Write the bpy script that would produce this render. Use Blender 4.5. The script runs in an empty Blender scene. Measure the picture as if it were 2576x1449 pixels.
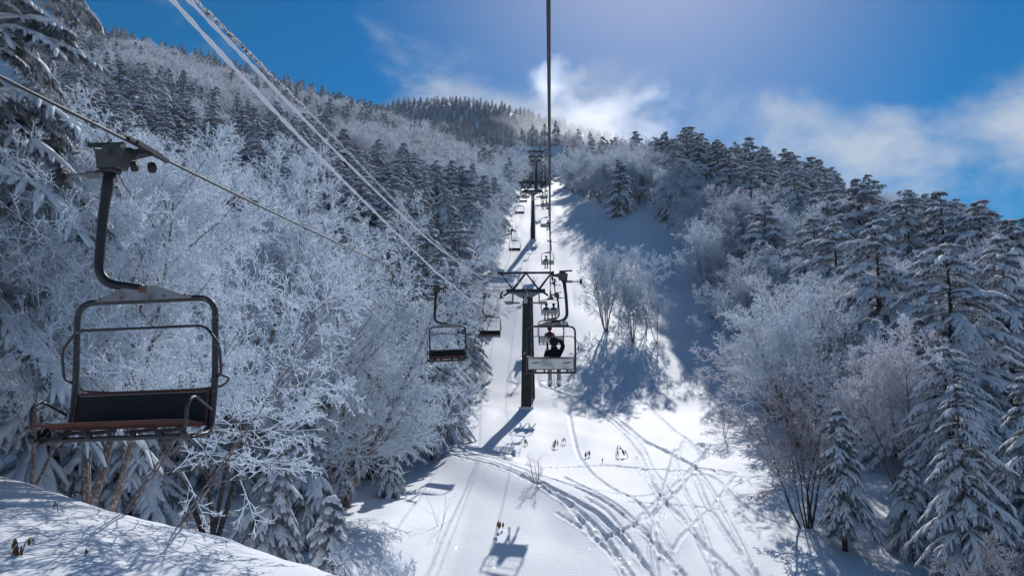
import bpy, math, random
import numpy as np

# ------------------------------------------------------------------ camera, sky, sun, exposure
C = bpy.context.scene.collection
S = bpy.context.scene
PITCH, YAW, LENS = 7.5, 3.0, 26.0
SUN_EL, SUN_AZ = 38.5, 9.0            # degrees; azimuth clockwise from +Y (up the lift line)

cam_d = bpy.data.cameras.new('camera')
cam_d.lens = LENS; cam_d.sensor_width = 36.0; cam_d.sensor_fit = 'HORIZONTAL'
cam_d.clip_start = 0.05; cam_d.clip_end = 6000
cam = bpy.data.objects.new('camera', cam_d); C.objects.link(cam)
cam.location = (0, 0, 0)
cam.rotation_euler = (math.radians(90 + PITCH), 0, math.radians(YAW))
S.camera = cam

W = bpy.data.worlds.new('World'); S.world = W; W.use_nodes = True
wn, wl = W.node_tree.nodes, W.node_tree.links
wn.clear()
def wnode(t, **k):
    n = wn.new(t)
    for a, b in k.items(): setattr(n, a, b)
    return n
sky = wnode('ShaderNodeTexSky', sky_type='NISHITA', sun_disc=False)
sky.sun_elevation = math.radians(SUN_EL); sky.sun_rotation = math.radians(SUN_AZ)
sky.altitude = 2200; sky.air_density = 1.0; sky.dust_density = 3.0; sky.ozone_density = 3.0
hsv = wnode('ShaderNodeHueSaturation'); hsv.inputs['Saturation'].default_value = 1.95; hsv.inputs['Hue'].default_value = .4925
wl.new(sky.outputs[0], hsv.inputs['Color'])
bg = wnode('ShaderNodeBackground'); bg.inputs['Strength'].default_value = 0.082
# thin wind-torn cloud, laid out on the sky dome
tc = wnode('ShaderNodeTexCoord'); sep = wnode('ShaderNodeSeparateXYZ'); wl.new(tc.outputs['Generated'], sep.inputs[0])
rot = wnode('ShaderNodeVectorRotate', rotation_type='EULER_XYZ'); wl.new(tc.outputs['Generated'], rot.inputs['Vector']); rot.inputs['Rotation'].default_value = (math.radians(2.0), 0, math.radians(-1.5))
mp = wnode('ShaderNodeMapping'); wl.new(rot.outputs[0], mp.inputs[0])
mp.inputs['Location'].default_value = (2.3, 6.6, 3.59); mp.inputs['Rotation'].default_value = (0, 0.35, 0); mp.inputs['Scale'].default_value = (1.0, 1.0, 1.5)
nz = wnode('ShaderNodeTexNoise'); nz.inputs['Scale'].default_value = 3.2; nz.inputs['Detail'].default_value = 10; nz.inputs['Roughness'].default_value = 0.55
nz.inputs['Distortion'].default_value = 0.25
wl.new(mp.outputs[0], nz.inputs['Vector'])
low = wnode('ShaderNodeMapRange', interpolation_type='SMOOTHSTEP'); wl.new(sep.outputs['Z'], low.inputs[0])
low.inputs[1].default_value = 0.31; low.inputs[2].default_value = 0.47; low.inputs[3].default_value = 0.07; low.inputs[4].default_value = -0.10
nadd = wnode('ShaderNodeMath', operation='ADD'); wl.new(nz.outputs[0], nadd.inputs[0]); wl.new(low.outputs[0], nadd.inputs[1])
cr = wnode('ShaderNodeValToRGB'); wl.new(nadd.outputs[0], cr.inputs[0])
cr.color_ramp.elements[0].position = 0.485; cr.color_ramp.elements[0].color = (0, 0, 0, 1)
cr.color_ramp.elements[1].position = 0.73; cr.color_ramp.elements[1].color = (.85, .85, .85, 1)
cr.color_ramp.interpolation = 'EASE'
mx = wnode('ShaderNodeMix', data_type='RGBA')
wl.new(cr.outputs[0], mx.inputs[0]); wl.new(hsv.outputs[0], mx.inputs[6]); mx.inputs[7].default_value = (9.0, 9.6, 10.5, 1)
wl.new(mx.outputs[2], bg.inputs[0])
wo = wnode('ShaderNodeOutputWorld'); wl.new(bg.outputs[0], wo.inputs[0])

sun_d = bpy.data.lights.new('sun', 'SUN'); sun_d.energy = 4.3; sun_d.angle = math.radians(0.5); sun_d.color = (1.0, 0.98, 0.96)
sun = bpy.data.objects.new('sun', sun_d); C.objects.link(sun)
sun.rotation_euler = (math.radians(90 - SUN_EL), 0, math.radians(180 - SUN_AZ))
sun.location = (60, 200, 200)
S.view_settings.view_transform = 'Standard'; S.view_settings.look = 'None'
S.view_settings.exposure = -0.27; S.view_settings.gamma = 1.0
S.cycles.max_bounces = 7; S.cycles.diffuse_bounces = 4; S.cycles.glossy_bounces = 2
S.cycles.transmission_bounces = 5; S.cycles.volume_bounces = 1; S.cycles.transparent_max_bounces = 8
S.cycles.sample_clamp_indirect = 6

# ------------------------------------------------------------------ helpers
FPX = LENS / 36.0 * 2576.0
def ray(px, py):
    a, b = (px - 1288.0) / FPX, (724.5 - py) / FPX
    p, w = math.radians(PITCH), math.radians(YAW)
    f = math.cos(p) - math.sin(p) * b; u = math.sin(p) + math.cos(p) * b
    return np.array([a * math.cos(w) - f * math.sin(w), f * math.cos(w) + a * math.sin(w), u])
def at(px, py, d):
    r = ray(px, py); return r * (d / r[1])

def mesh_np(name, V, Q=None, T=None, mats=(), qm=None, tm=None, smooth=True):
    me = bpy.data.meshes.new(name)
    V = np.asarray(V, np.float32).reshape(-1, 3)
    Q = np.zeros((0, 4), np.int32) if Q is None else np.asarray(Q, np.int32).reshape(-1, 4)
    T = np.zeros((0, 3), np.int32) if T is None else np.asarray(T, np.int32).reshape(-1, 3)
    me.vertices.add(len(V)); me.vertices.foreach_set('co', V.ravel())
    me.loops.add(Q.size + T.size)
    me.loops.foreach_set('vertex_index', np.concatenate([Q.ravel(), T.ravel()]))
    n = len(Q) + len(T)
    me.polygons.add(n)
    st = np.concatenate([np.arange(len(Q)) * 4, Q.size + np.arange(len(T)) * 3]).astype(np.int32)
    me.polygons.foreach_set('loop_start', st)
    if qm is not None or tm is not None:
        a = np.zeros(len(Q), np.int32) if qm is None else np.asarray(qm, np.int32)
        b = np.zeros(len(T), np.int32) if tm is None else np.asarray(tm, np.int32)
        me.polygons.foreach_set('material_index', np.concatenate([a, b]))
    me.polygons.foreach_set('use_smooth', np.full(n, bool(smooth)))
    for m in mats: me.materials.append(m)
    me.update(calc_edges=True)
    return me

class MB:
    """collects swept tubes, boxes and loose faces into one mesh"""
    def __init__(s): s.V = []; s.Q = []; s.T = []; s.n = 0; s.qm = []; s.tm = []
    def add(s, V, Q=None, T=None, m=0):
        V = np.asarray(V, float).reshape(-1, 3)
        if Q is not None and len(Q): s.Q.append(np.asarray(Q).reshape(-1, 4) + s.n); s.qm.append(np.full(len(s.Q[-1]), m))
        if T is not None and len(T): s.T.append(np.asarray(T).reshape(-1, 3) + s.n); s.tm.append(np.full(len(s.T[-1]), m))
        s.V.append(V); s.n += len(V); return s
    def sweep(s, P, R, sides=6, flat=1.0, m=0, cap=False, twist=0.0):
        P = np.asarray(P, float); R = np.asarray(R, float)
        if P.ndim == 2: P = P[None]
        R = np.broadcast_to(R, P.shape[:2])
        N, K, _ = P.shape
        Tn = np.gradient(P, axis=1)
        Tn /= np.linalg.norm(Tn, axis=2, keepdims=True) + 1e-9
        up = np.zeros_like(Tn); up[..., 2] = 1.0
        par = np.abs(Tn[..., 2]).max(axis=1) > 0.97
        up[par] = (0.0, 1.0, 0.0)
        sd = np.cross(Tn, up); sd /= np.linalg.norm(sd, axis=2, keepdims=True) + 1e-9
        uv = np.cross(sd, Tn)
        a = np.arange(sides) / sides * 2 * math.pi + math.pi / sides + twist
        V = P[:, :, None, :] + R[:, :, None, None] * (np.cos(a)[None, None, :, None] * sd[:, :, None, :] + flat * np.sin(a)[None, None, :, None] * uv[:, :, None, :])
        i = np.arange(N)[:, None, None] * K * sides; k = np.arange(K - 1)[None, :, None] * sides; j = np.arange(sides)[None, None, :]
        j2 = (j + 1) % sides
        Q = np.stack([i + k + j, i + k + j2, i + k + sides + j2, i + k + sides + j], -1).reshape(-1, 4)
        T = None
        if cap:
            t = np.array([(0, b + 1, b) for b in range(1, sides - 1)]); e = (K - 1) * sides
            t2 = np.array([(e, e + b, e + b + 1) for b in range(1, sides - 1)])
            T = (np.arange(N)[:, None, None] * K * sides + np.concatenate([t, t2])[None]).reshape(-1, 3)
        return s.add(V, Q, T, m)
    def box(s, c, size, rot=None, m=0, taper=1.0):
        x, y, z = np.asarray(size) / 2.0
        V = np.array([(-x, -y, -z), (x, -y, -z), (x, y, -z), (-x, y, -z), (-x * taper, -y * taper, z), (x * taper, -y * taper, z), (x * taper, y * taper, z), (-x * taper, y * taper, z)])
        if rot is not None: V = V @ np.asarray(rot).T
        return s.add(V + np.asarray(c), [(0, 3, 2, 1), (4, 5, 6, 7), (0, 1, 5, 4), (1, 2, 6, 5), (2, 3, 7, 6), (3, 0, 4, 7)], None, m)
    def beam(s, a, b, w, h=None, m=0):
        a, b = np.asarray(a, float), np.asarray(b, float); h = h or w
        d = b - a; L = np.linalg.norm(d); d /= L
        up = np.array([0, 0, 1.0]) if abs(d[2]) < .95 else np.array([0, 1.0, 0])
        sx = np.cross(d, up); sx /= np.linalg.norm(sx); uz = np.cross(sx, d)
        return s.box((a + b) / 2, (w, L, h), np.stack([sx, d, uz], 1), m)
    def lathe(s, prof, c, axis=0, n=16, m=0):
        prof = np.asarray(prof, float); a = np.arange(n) / n * 2 * math.pi; K = len(prof)
        V = np.zeros((K, n, 3)); o = [i for i in range(3) if i != axis]
        V[..., axis] = prof[:, 1][:, None]; V[..., o[0]] = prof[:, 0][:, None] * np.cos(a); V[..., o[1]] = prof[:, 0][:, None] * np.sin(a)
        k = np.arange(K - 1)[:, None] * n; j = np.arange(n)[None]; j2 = (j + 1) % n
        Q = np.stack([k + j, k + j2, k + n + j2, k + n + j], -1).reshape(-1, 4)
        return s.add(V.reshape(-1, 3) + np.asarray(c), Q, None, m)
    def mesh(s, name, mats, smooth=True):
        mats = mats if isinstance(mats, (list, tuple)) else [mats]
        return mesh_np(name, np.concatenate(s.V), np.concatenate(s.Q) if s.Q else None, np.concatenate(s.T) if s.T else None, mats,
                       np.concatenate(s.qm) if s.qm else None, np.concatenate(s.tm) if s.tm else None, smooth)
    def build(s, name, mats, parent=None, smooth=True):
        o = bpy.data.objects.new(name, s.mesh(name, mats, smooth)); C.objects.link(o)
        if parent is not None: o.parent = parent
        return o

def link(name, me, parent=None):
    o = bpy.data.objects.new(name, me); C.objects.link(o)
    if parent is not None: o.parent = parent
    return o
def tag(o, label, cat, group=None):
    o['label'] = label; o['category'] = cat
    if group: o['group'] = group
    return o
def thing(name, label, cat, loc=(0, 0, 0), rz=0.0, group=None):
    o = bpy.data.objects.new(name, None); C.objects.link(o)
    o.location = loc; o.rotation_euler = (0, 0, rz); o.empty_display_size = .2
    return tag(o, label, cat, group)
def kind(o, k): o['kind'] = k; return o
def copy_tree(o, parent=None):
    c = o.copy(); C.objects.link(c); c.parent = parent
    for ch in list(o.children): copy_tree(ch, c)
    return c
def fil(pts, r=.1, n=5):
    """polyline with its corners rounded"""
    p = [np.asarray(q, float) for q in pts]; out = [p[0]]
    for i in range(1, len(p) - 1):
        a, b, c = p[i - 1], p[i], p[i + 1]
        u, v = a - b, c - b; lu, lv = np.linalg.norm(u), np.linalg.norm(v)
        q = min(r, lu * .48, lv * .48); s, e = b + u / lu * q, b + v / lv * q
        for t in np.linspace(0, 1, n): out.append((1 - t) ** 2 * s + 2 * t * (1 - t) * b + t * t * e)
    out.append(p[-1]); return np.array(out)
def sst(a, b, x):
    t = np.clip((x - a) / (b - a), 0, 1); return t * t * (3 - 2 * t)
def sp(x, k=2.0): return k * np.logaddexp(0, np.asarray(x) / k)
def vnoise(x, y, seed=0):
    """smooth value noise in [-1, 1]"""
    r = np.random.RandomState(seed).rand(256, 256) * 2 - 1
    xi, yi = np.floor(x).astype(int), np.floor(y).astype(int); fx, fy = x - xi, y - yi
    fx, fy = fx * fx * (3 - 2 * fx), fy * fy * (3 - 2 * fy)
    g = lambda a, b: r[a % 256, b % 256]
    return (g(xi, yi) * (1 - fx) + g(xi + 1, yi) * fx) * (1 - fy) + (g(xi, yi + 1) * (1 - fx) + g(xi + 1, yi + 1) * fx) * fy

# ------------------------------------------------------------------ materials
def mat(name, col, rough=.6, metal=0.0, bump=None, vary=None, transl=0.0, spec=.5, coord='Object'):
    m = bpy.data.materials.new(name); m.use_nodes = True
    n, l = m.node_tree.nodes, m.node_tree.links; b = n['Principled BSDF']
    b.inputs['Base Color'].default_value = (*col, 1); b.inputs['Roughness'].default_value = rough; b.inputs['Metallic'].default_value = metal
    b.inputs['Specular IOR Level'].default_value = spec
    t = n.new('ShaderNodeTexCoord')
    if vary:                                   # (scale, second colour, low, high)
        z = n.new('ShaderNodeTexNoise'); z.inputs['Scale'].default_value = vary[0]; z.inputs['Detail'].default_value = 5
        l.new(t.outputs[coord], z.inputs['Vector'])
        r = n.new('ShaderNodeMapRange'); r.inputs[1].default_value = vary[2]; r.inputs[2].default_value = vary[3]; l.new(z.outputs[0], r.inputs[0])
        x = n.new('ShaderNodeMix'); x.data_type = 'RGBA'; l.new(r.outputs[0], x.inputs[0])
        x.inputs[6].default_value = (*col, 1); x.inputs[7].default_value = (*vary[1], 1); l.new(x.outputs[2], b.inputs['Base Color'])
    if bump:                                   # (scale, strength, distance)
        z = n.new('ShaderNodeTexNoise'); z.inputs['Scale'].default_value = bump[0]; z.inputs['Detail'].default_value = 6
        l.new(t.outputs[coord], z.inputs['Vector'])
        bp = n.new('ShaderNodeBump'); bp.inputs['Strength'].default_value = bump[1]; bp.inputs['Distance'].default_value = bump[2]
        l.new(z.outputs[0], bp.inputs['Height']); l.new(bp.outputs[0], b.inputs['Normal'])
    if transl:
        tr = n.new('ShaderNodeBsdfTranslucent'); tr.inputs[0].default_value = (*col, 1)
        ms = n.new('ShaderNodeMixShader'); ms.inputs[0].default_value = transl
        o = n['Material Output']; l.new(b.outputs[0], ms.inputs[1]); l.new(tr.outputs[0], ms.inputs[2]); l.new(ms.outputs[0], o.inputs['Surface'])
    return m
M = {}
M['tree_snow'] = mat('tree snow', (.84, .87, .91), .7, bump=(9, .5, .05), spec=.2, transl=.14)
M['frost'] = mat('rime frost on twigs', (.80, .855, .91), .75, spec=.2, transl=.5)
M['frost2'] = mat('thin rime over brown twigs', (.82, .83, .88), .75, spec=.2, transl=.5, vary=(3, (.55, .50, .49), .5, .75))
M['frost3'] = mat('sparse rime over dark twigs', (.60, .60, .66), .75, spec=.2, transl=.4, vary=(3, (.28, .23, .22), .42, .7))
M['needle'] = mat('frosted dark needles', (.06, .073, .08), .8, spec=.2, vary=(4, (.50, .53, .60), .32, .58), transl=.15)
M['needle_rime'] = mat('heavily rimed needles', (.10, .115, .125), .8, spec=.2, vary=(6, (.50, .53, .58), .38, .62), transl=.15)
M['bark'] = mat('birch bark', (.15, .108, .088), .85, bump=(25, .6, .02), vary=(24, (.42, .40, .40), .48, .68))
M['dark_bark'] = mat('dark conifer bark', (.045, .035, .03), .9, bump=(25, .6, .02), vary=(4, (.35, .36, .4), .62, .7))

# snow field: crusty fine relief, wind ripples and glints
g = bpy.data.materials.new('snow field'); g.use_nodes = True
n, l = g.node_tree.nodes, g.node_tree.links; b = n['Principled BSDF']
b.inputs['Base Color'].default_value = (.84, .865, .915, 1); b.inputs['Roughness'].default_value = .62; b.inputs['Specular IOR Level'].default_value = .25
t = n.new('ShaderNodeTexCoord')
z1 = n.new('ShaderNodeTexNoise'); z1.inputs['Scale'].default_value = 28; z1.inputs['Detail'].default_value = 8; z1.inputs['Roughness'].default_value = .65
mpg = n.new('ShaderNodeMapping'); mpg.inputs['Scale'].default_value = (1, 2.6, 1); mpg.inputs['Rotation'].default_value = (0, 0, .35)
l.new(t.outputs['Object'], mpg.inputs[0])
z2 = n.new('ShaderNodeTexNoise'); z2.inputs['Scale'].default_value = 3.2; z2.inputs['Detail'].default_value = 6; l.new(mpg.outputs[0], z2.inputs['Vector'])
l.new(t.outputs['Object'], z1.inputs['Vector'])
b1 = n.new('ShaderNodeBump'); b1.inputs['Strength'].default_value = .22; b1.inputs['Distance'].default_value = .02; l.new(z1.outputs[0], b1.inputs['Height'])
b2 = n.new('ShaderNodeBump'); b2.inputs['Strength'].default_value = .22; b2.inputs['Distance'].default_value = .06; l.new(z2.outputs[0], b2.inputs['Height']); l.new(b1.outputs[0], b2.inputs['Normal'])
l.new(b2.outputs[0], b.inputs['Normal'])
vo = n.new('ShaderNodeTexVoronoi'); vo.inputs['Scale'].default_value = 16; l.new(t.outputs['Object'], vo.inputs['Vector'])
gl = n.new('ShaderNodeBsdfGlossy'); gl.inputs['Roughness'].default_value = .12
nm = n.new('ShaderNodeVectorMath'); nm.operation = 'SUBTRACT'; l.new(vo.outputs['Color'], nm.inputs[0]); nm.inputs[1].default_value = (.5, .5, .1)
nn = n.new('ShaderNodeVectorMath'); nn.operation = 'NORMALIZE'; l.new(nm.outputs[0], nn.inputs[0]); l.new(nn.outputs[0], gl.inputs['Normal'])
lt = n.new('ShaderNodeMath'); lt.operation = 'LESS_THAN'; l.new(vo.outputs['Distance'], lt.inputs[0]); lt.inputs[1].default_value = .16
mu = n.new('ShaderNodeMath'); mu.operation = 'MULTIPLY'; l.new(lt.outputs[0], mu.inputs[0]); mu.inputs[1].default_value = .55
ms = n.new('ShaderNodeMixShader'); l.new(mu.outputs[0], ms.inputs[0]); l.new(b.outputs[0], ms.inputs[1]); l.new(gl.outputs[0], ms.inputs[2])
l.new(ms.outputs[0], n['Material Output'].inputs['Surface'])
M['snow'] = g
# ------------------------------------------------------------------ terrain
_py = np.array([-60, -20, 0, 10, 20, 26, 30, 36, 40, 43, 50, 57, 63, 70, 91, 112, 150, 193, 230, 300, 340, 3000.])
_pz = np.array([-15, -12, -10, -9.3, -7.9, -6.75, -5.95, -4.85, -4.3, -4.0, -3.0, -1.75, .2, 3.4, 13, 22.3, 37, 53, 65, 90, 100, 100.])
_ly = np.array([-60, 0, 10, 20, 30, 40, 48, 57, 400]); _lz = np.array([-6, -5, -4.7, -4.9, -5.2, -4.4, -3.2, -1.75, 0])
_yy = np.arange(-80, 420, 1.0); _zz = np.interp(_yy, _py, _pz)
_kr = np.exp(-np.linspace(-2, 2, 9) ** 2); _kr /= _kr.sum()
_zz = np.convolve(np.pad(_zz, 4, mode='edge'), _kr, mode='valid')
def prof(y): return np.interp(y, _yy, _zz)
_mu = np.array([-3, -.6, -.4, -.28, -.2, -.13, -.07, 0, .09, .15, .25, .5, 1, 3])
_mz = np.array([260, 375, 385, 380, 396, 402, 392, 368, 342, 312, 255, 150, 50, 20.])
CREST = 1.43 * np.array([(-60, 14), (-20, 12.0), (-12, 11.0), (-7.4, 9.9), (-5.85, 9.1), (-3.8, 8.0), (-1.9, 6.9), (-.7, 5.0), (-.2, 2.5), (0, -8)])
def crest_dist(x, y):
    """distance to the mound's rim, positive behind it"""
    best = np.full(np.shape(x), 1e9); sgn = np.ones(np.shape(x))
    for a, b in zip(CREST[:-1], CREST[1:]):
        d = b - a; L2 = d @ d
        t = np.clip(((x - a[0]) * d[0] + (y - a[1]) * d[1]) / L2, 0, 1)
        qx, qy = x - a[0] - t * d[0], y - a[1] - t * d[1]; q = np.hypot(qx, qy)
        s = np.sign(d[0] * qy - d[1] * qx); m = q < best
        best = np.where(m, q, best); sgn = np.where(m, s, sgn)
    return best * sgn
def hgt(x, y):
    x = np.asarray(x, float); y = np.asarray(y, float)
    yc = np.clip(y, -80, 300)
    z = prof(yc)
    z = z + (np.interp(yc, _ly, _lz) - z) * sst(-3.4, -7.0, x) * (y < 57)
    gl_ = .35 + .65 * sst(5, 60, y)
    z = z + .315 * gl_ * sp(-x - 9.5, 1.5)
    z = z + 3.0 * np.exp(-((x - 26) / 14) ** 2) * sst(70, 120, y) - .27 * sp(x - 36, 5) * sst(60, 105, y)
    z = z + .30 * sp(x - 4, 1.2) * np.exp(-((y - 140) / 42) ** 2) * np.exp(-np.maximum(x - 14, 0) / 12)
    z = z - .45 * np.clip(y - 150, 0, 400) * sst(14, 40, x)
    z = z - .7 * np.exp(-((x - 15) / 4.5) ** 2 - ((y - 30) / 9) ** 2)                # hollow under the right-hand trees
    z = z + .10 * sp(x - 17, 2) * (1 - sst(40, 70, y))
    z = z - .40 * np.maximum(y - 300, 0)
    u = x / np.maximum(y, 50)
    zb_ = np.interp(u, [.02, .12, .3], [92, 70, -40])
    tm = np.clip((y - 315) / 445, 0, 1)
    zm = zb_ + (.76 * np.interp(u, _mu, _mz) - zb_) * (.35 * tm + .65 * tm ** 2.2) - .6 * np.maximum(y - 760, 0)
    zm = np.where(y > 280, zm, -1e3)
    k = 6.0
    z = np.where(y > 260, k * np.logaddexp(z / k, zm / k), z)
    # roll of the snow
    z = z + (.13 * vnoise(x / 3.1, y / 4.3, 3) + .05 * vnoise(x / 1.2, y / 1.9, 4)) * sst(6, 14, y) + .35 * vnoise(x / 11, y / 13, 5) * sst(30, 70, y) + 2.5 * vnoise(x / 60, y / 60, 6) * sst(120, 260, y)
    z = z + 7 * vnoise(x / 90, y / 110, 8) * sst(330, 520, y)
    # low crest that the ski traverse follows
    z = z + .40 * np.exp(-((y - 35.5 + 1.15 * x) / 2.8) ** 2) * sst(-8, -5, x) * (1 - sst(2, 6, x))
    # near mound on the left
    cd = crest_dist(x, y) + .12 * vnoise(x * .8, y * .8, 12) + .07 * vnoise(x * 2.4, y * 2.4, 13)
    zt = -1.66 - .088 * (np.maximum(x, -20) + 10.6) - .05 * vnoise(x / 2.6, y / 2.6, 11)
    zmd = zt - .75 * sp(cd - .15, .2) - .06 * np.exp(-(cd / .8) ** 2)
    zmd = np.where((y < 30) & (x < 9), zmd, -1e3)
    k = .12
    return k * np.logaddexp(z / k, zmd / k)
def h1(x, y): return float(hgt(np.array([x]), np.array([y]))[0])
def gp(px, py, d0=6.0, d1=700):
    """where the view ray through a picture point meets the snow"""
    r = ray(px, py); r = r / r[1]; d = np.geomspace(d0, d1, 1500)
    k = np.argmax(r[2] * d < hgt(r[0] * d, d)); return np.array([r[0] * d[k], d[k], 0.0])

# ski and foot tracks, as lines on the snow
TRK = [  # (half width, depth, rim, roughness, points in the photograph's layout)
 (.15, .10, .05, .5, [(1005, 1120), (1090, 1135), (1200, 1160), (1300, 1190), (1380, 1235), (1450, 1280), (1520, 1345), (1590, 1449)]),
 (.13, .09, .05, .6, [(1040, 1118), (1150, 1140), (1250, 1165), (1330, 1195), (1400, 1240), (1445, 1290), (1490, 1345)]),
 (.14, .10, .04, .3, [(1060, 1108), (1180, 1140), (1290, 1170), (1390, 1205), (1450, 1222), (1540, 1240), (1600, 1250), (1690, 1240)]),
 (.13, .11, .04, .2, [(1080, 1105), (1200, 1145), (1320, 1172), (1440, 1176), (1540, 1170), (1620, 1180), (1730, 1185), (1800, 1200), (1850, 1255), (1930, 1310), (2060, 1350), (2190, 1368), (2320, 1372)]),
 (.15, .09, .04, .3, [(1428, 1015), (1438, 1080), (1455, 1150), (1490, 1195), (1560, 1240), (1620, 1270), (1640, 1330), (1660, 1400)]),
 (.13, .10, .04, .2, [(1195, 935), (1300, 955), (1400, 985), (1480, 1010), (1540, 1055), (1590, 1100), (1680, 1135), (1740, 1170)]),
 (.12, .08, .03, .3, [(1548, 1050), (1590, 1090), (1620, 1130), (1640, 1180), (1690, 1240), (1740, 1320), (1800, 1420)]),
 (.14, .10, .04, .8, [(1690, 938), (1645, 968), (1626, 1005), (1660, 1050), (1720, 1100), (1770, 1145)]),
 (.12, .08, .03, .3, [(1770, 1145), (1720, 1200), (1660, 1250), (1600, 1310)]),
 (.13, .10, .04, .3, [(1600, 1100), (1690, 1140), (1750, 1175), (1790, 1230), (1830, 1300), (1880, 1400), (1900, 1449)]),
 (.14, .10, .05, .8, [(1740, 950), (1780, 975), (1850, 1035), (1895, 1085)]),
 (.12, .08, .03, .3, [(1500, 1340), (1545, 1385), (1570, 1449)]),
 (.12, .07, .03, .3, [(1590, 1250), (1650, 1310), (1690, 1390), (1720, 1449)]),
 (.13, .08, .03, .3, [(1720, 1110), (1700, 1160), (1720, 1230), (1760, 1300), (1790, 1390), (1800, 1449)]),
 (.11, .07, .03, .3, [(1850, 1200), (1800, 1270), (1730, 1330), (1690, 1390)]),
 (.12, .08, .03, .2, [(1580, 1262), (1680, 1268), (1760, 1275), (1830, 1285)]),
 (.12, .07, .03, .3, [(1400, 1290), (1470, 1330), (1540, 1400), (1570, 1449)]),
 (.12, .07, .03, .5, [(1380, 970), (1460, 995), (1510, 985), (1530, 960)]),
 (.10, .06, .03, .5, [(1430, 745), (1490, 780), (1530, 790)]),
 (.14, .07, .03, .4, [(1460, 590), (1560, 596), (1640, 590)]),
 (.14, .07, .03, .4, [(1460, 601), (1560, 608), (1650, 606)]),
 (.12, .07, .03, .4, [(1560, 690), (1680, 730), (1760, 790), (1850, 860)]),
 (.12, .07, .03, .3, [(1470, 1250), (1530, 1290), (1570, 1340), (1610, 1400)]),
 (.10, .05, .02, .3, [(1870, 1300), (1980, 1330), (2100, 1348), (2250, 1358)]),
]
for pp in ([(1300, 1195), (1400, 1232), (1500, 1290), (1580, 1370), (1640, 1449)], [(1330, 1190), (1450, 1225), (1560, 1290), (1650, 1370), (1720, 1449)], [(1420, 1200), (1520, 1250), (1620, 1330), (1700, 1449)],
           [(1560, 1060), (1620, 1110), (1700, 1150), (1760, 1180), (1850, 1190)], [(1700, 1130), (1680, 1200), (1650, 1290), (1640, 1370), (1650, 1449)], [(1740, 1180), (1770, 1260), (1830, 1350), (1900, 1449)],
           [(1600, 1150), (1640, 1230), (1710, 1310), (1800, 1400), (1850, 1449)], [(1780, 1130), (1740, 1200), (1670, 1270), (1590, 1330), (1500, 1360)], [(1480, 1020), (1560, 1080), (1620, 1160), (1650, 1240), (1740, 1330), (1800, 1449)]):
    TRK.append((.14, .11, .05, .12, pp)); TRK.append((.11, .08, .03, .10, [(q_[0] + 8, q_[1] + 2) for q_ in pp]))
def tracks(x, y):
    out = np.zeros(len(x)); rough = np.zeros(len(x))
    nz_ = .6 * vnoise(x * 9, y * 7, 21) + .6 * vnoise(x * 4.3, y * 3.1, 23) * vnoise(x * 1.1, y * 1.3, 24); nb = vnoise(x * 3, y * 2.3, 22)
    for hw, dep, rim, rg, pts in TRK:
        hw *= .68; dep *= .62; rim *= .6; rg *= .7
        P = np.array([gp(*p)[:2] for p in pts])
        t = np.linspace(0, len(P) - 1, (len(P) - 1) * 6 + 1); P = np.stack([np.interp(t, np.arange(len(P)), P[:, 0]), np.interp(t, np.arange(len(P)), P[:, 1])], 1)
        for _ in range(3): P[1:-1] = (P[:-2] + 2 * P[1:-1] + P[2:]) / 4
        m = (x > P[:, 0].min() - 1) & (x < P[:, 0].max() + 1) & (y > P[:, 1].min() - 1) & (y < P[:, 1].max() + 1)
        ix = np.nonzero(m)[0]; q = np.full(len(ix), 1e9); xs, ys = x[ix], y[ix]
        for a, b in zip(P[:-1], P[1:]):
            d = b - a; tt = np.clip(((xs - a[0]) * d[0] + (ys - a[1]) * d[1]) / (d @ d + 1e-9), 0, 1)
            q = np.minimum(q, np.hypot(xs - a[0] - tt * d[0], ys - a[1] - tt * d[1]))
        q = q * (1 + .10 * nb[ix])
        w = hw * (1.15 + np.maximum(ys - 40, 0) / 45)
        f = -dep * 1.25 * np.exp(-(q / (w * .8)) ** 6) + rim * 1.3 * np.exp(-((q - 1.25 * w) / (.38 * w)) ** 2) * (.7 + .9 * nb[ix])
        f *= (1 + .22 * nb[ix])
        f += rg * .10 * nz_[ix] * np.exp(-(q / (w * 1.9)) ** 2)
        out[ix] += f
    return np.clip(out, -.22, .16)
def polar_grid():
    th = np.radians(np.concatenate([np.arange(-180, -44, 4.0), np.arange(-44, -20, .35), np.arange(-20, -13, .14), np.arange(-13, 26, .115), np.arange(26, 32, .14), np.arange(32, 42, .35), np.arange(42, 180, 4.0)]))
    r = np.concatenate([np.linspace(.4, 5.5, 12)[:-1], np.geomspace(5.5, 23, 110)[:-1], np.geomspace(23, 62, 350)[:-1], np.geomspace(62, 1500, 140)])
    R, A = np.meshgrid(r, th, indexing='ij'); return R * np.sin(A), R * np.cos(A)
GX, GY = polar_grid()
GZ = hgt(GX, GY)
_m = (GY > 6) & (GY < 150) & (np.abs(GX) < 30)
_t = np.zeros(GX.shape); _t[_m] = tracks(GX[_m], GY[_m])
GZ = GZ + _t
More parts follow.
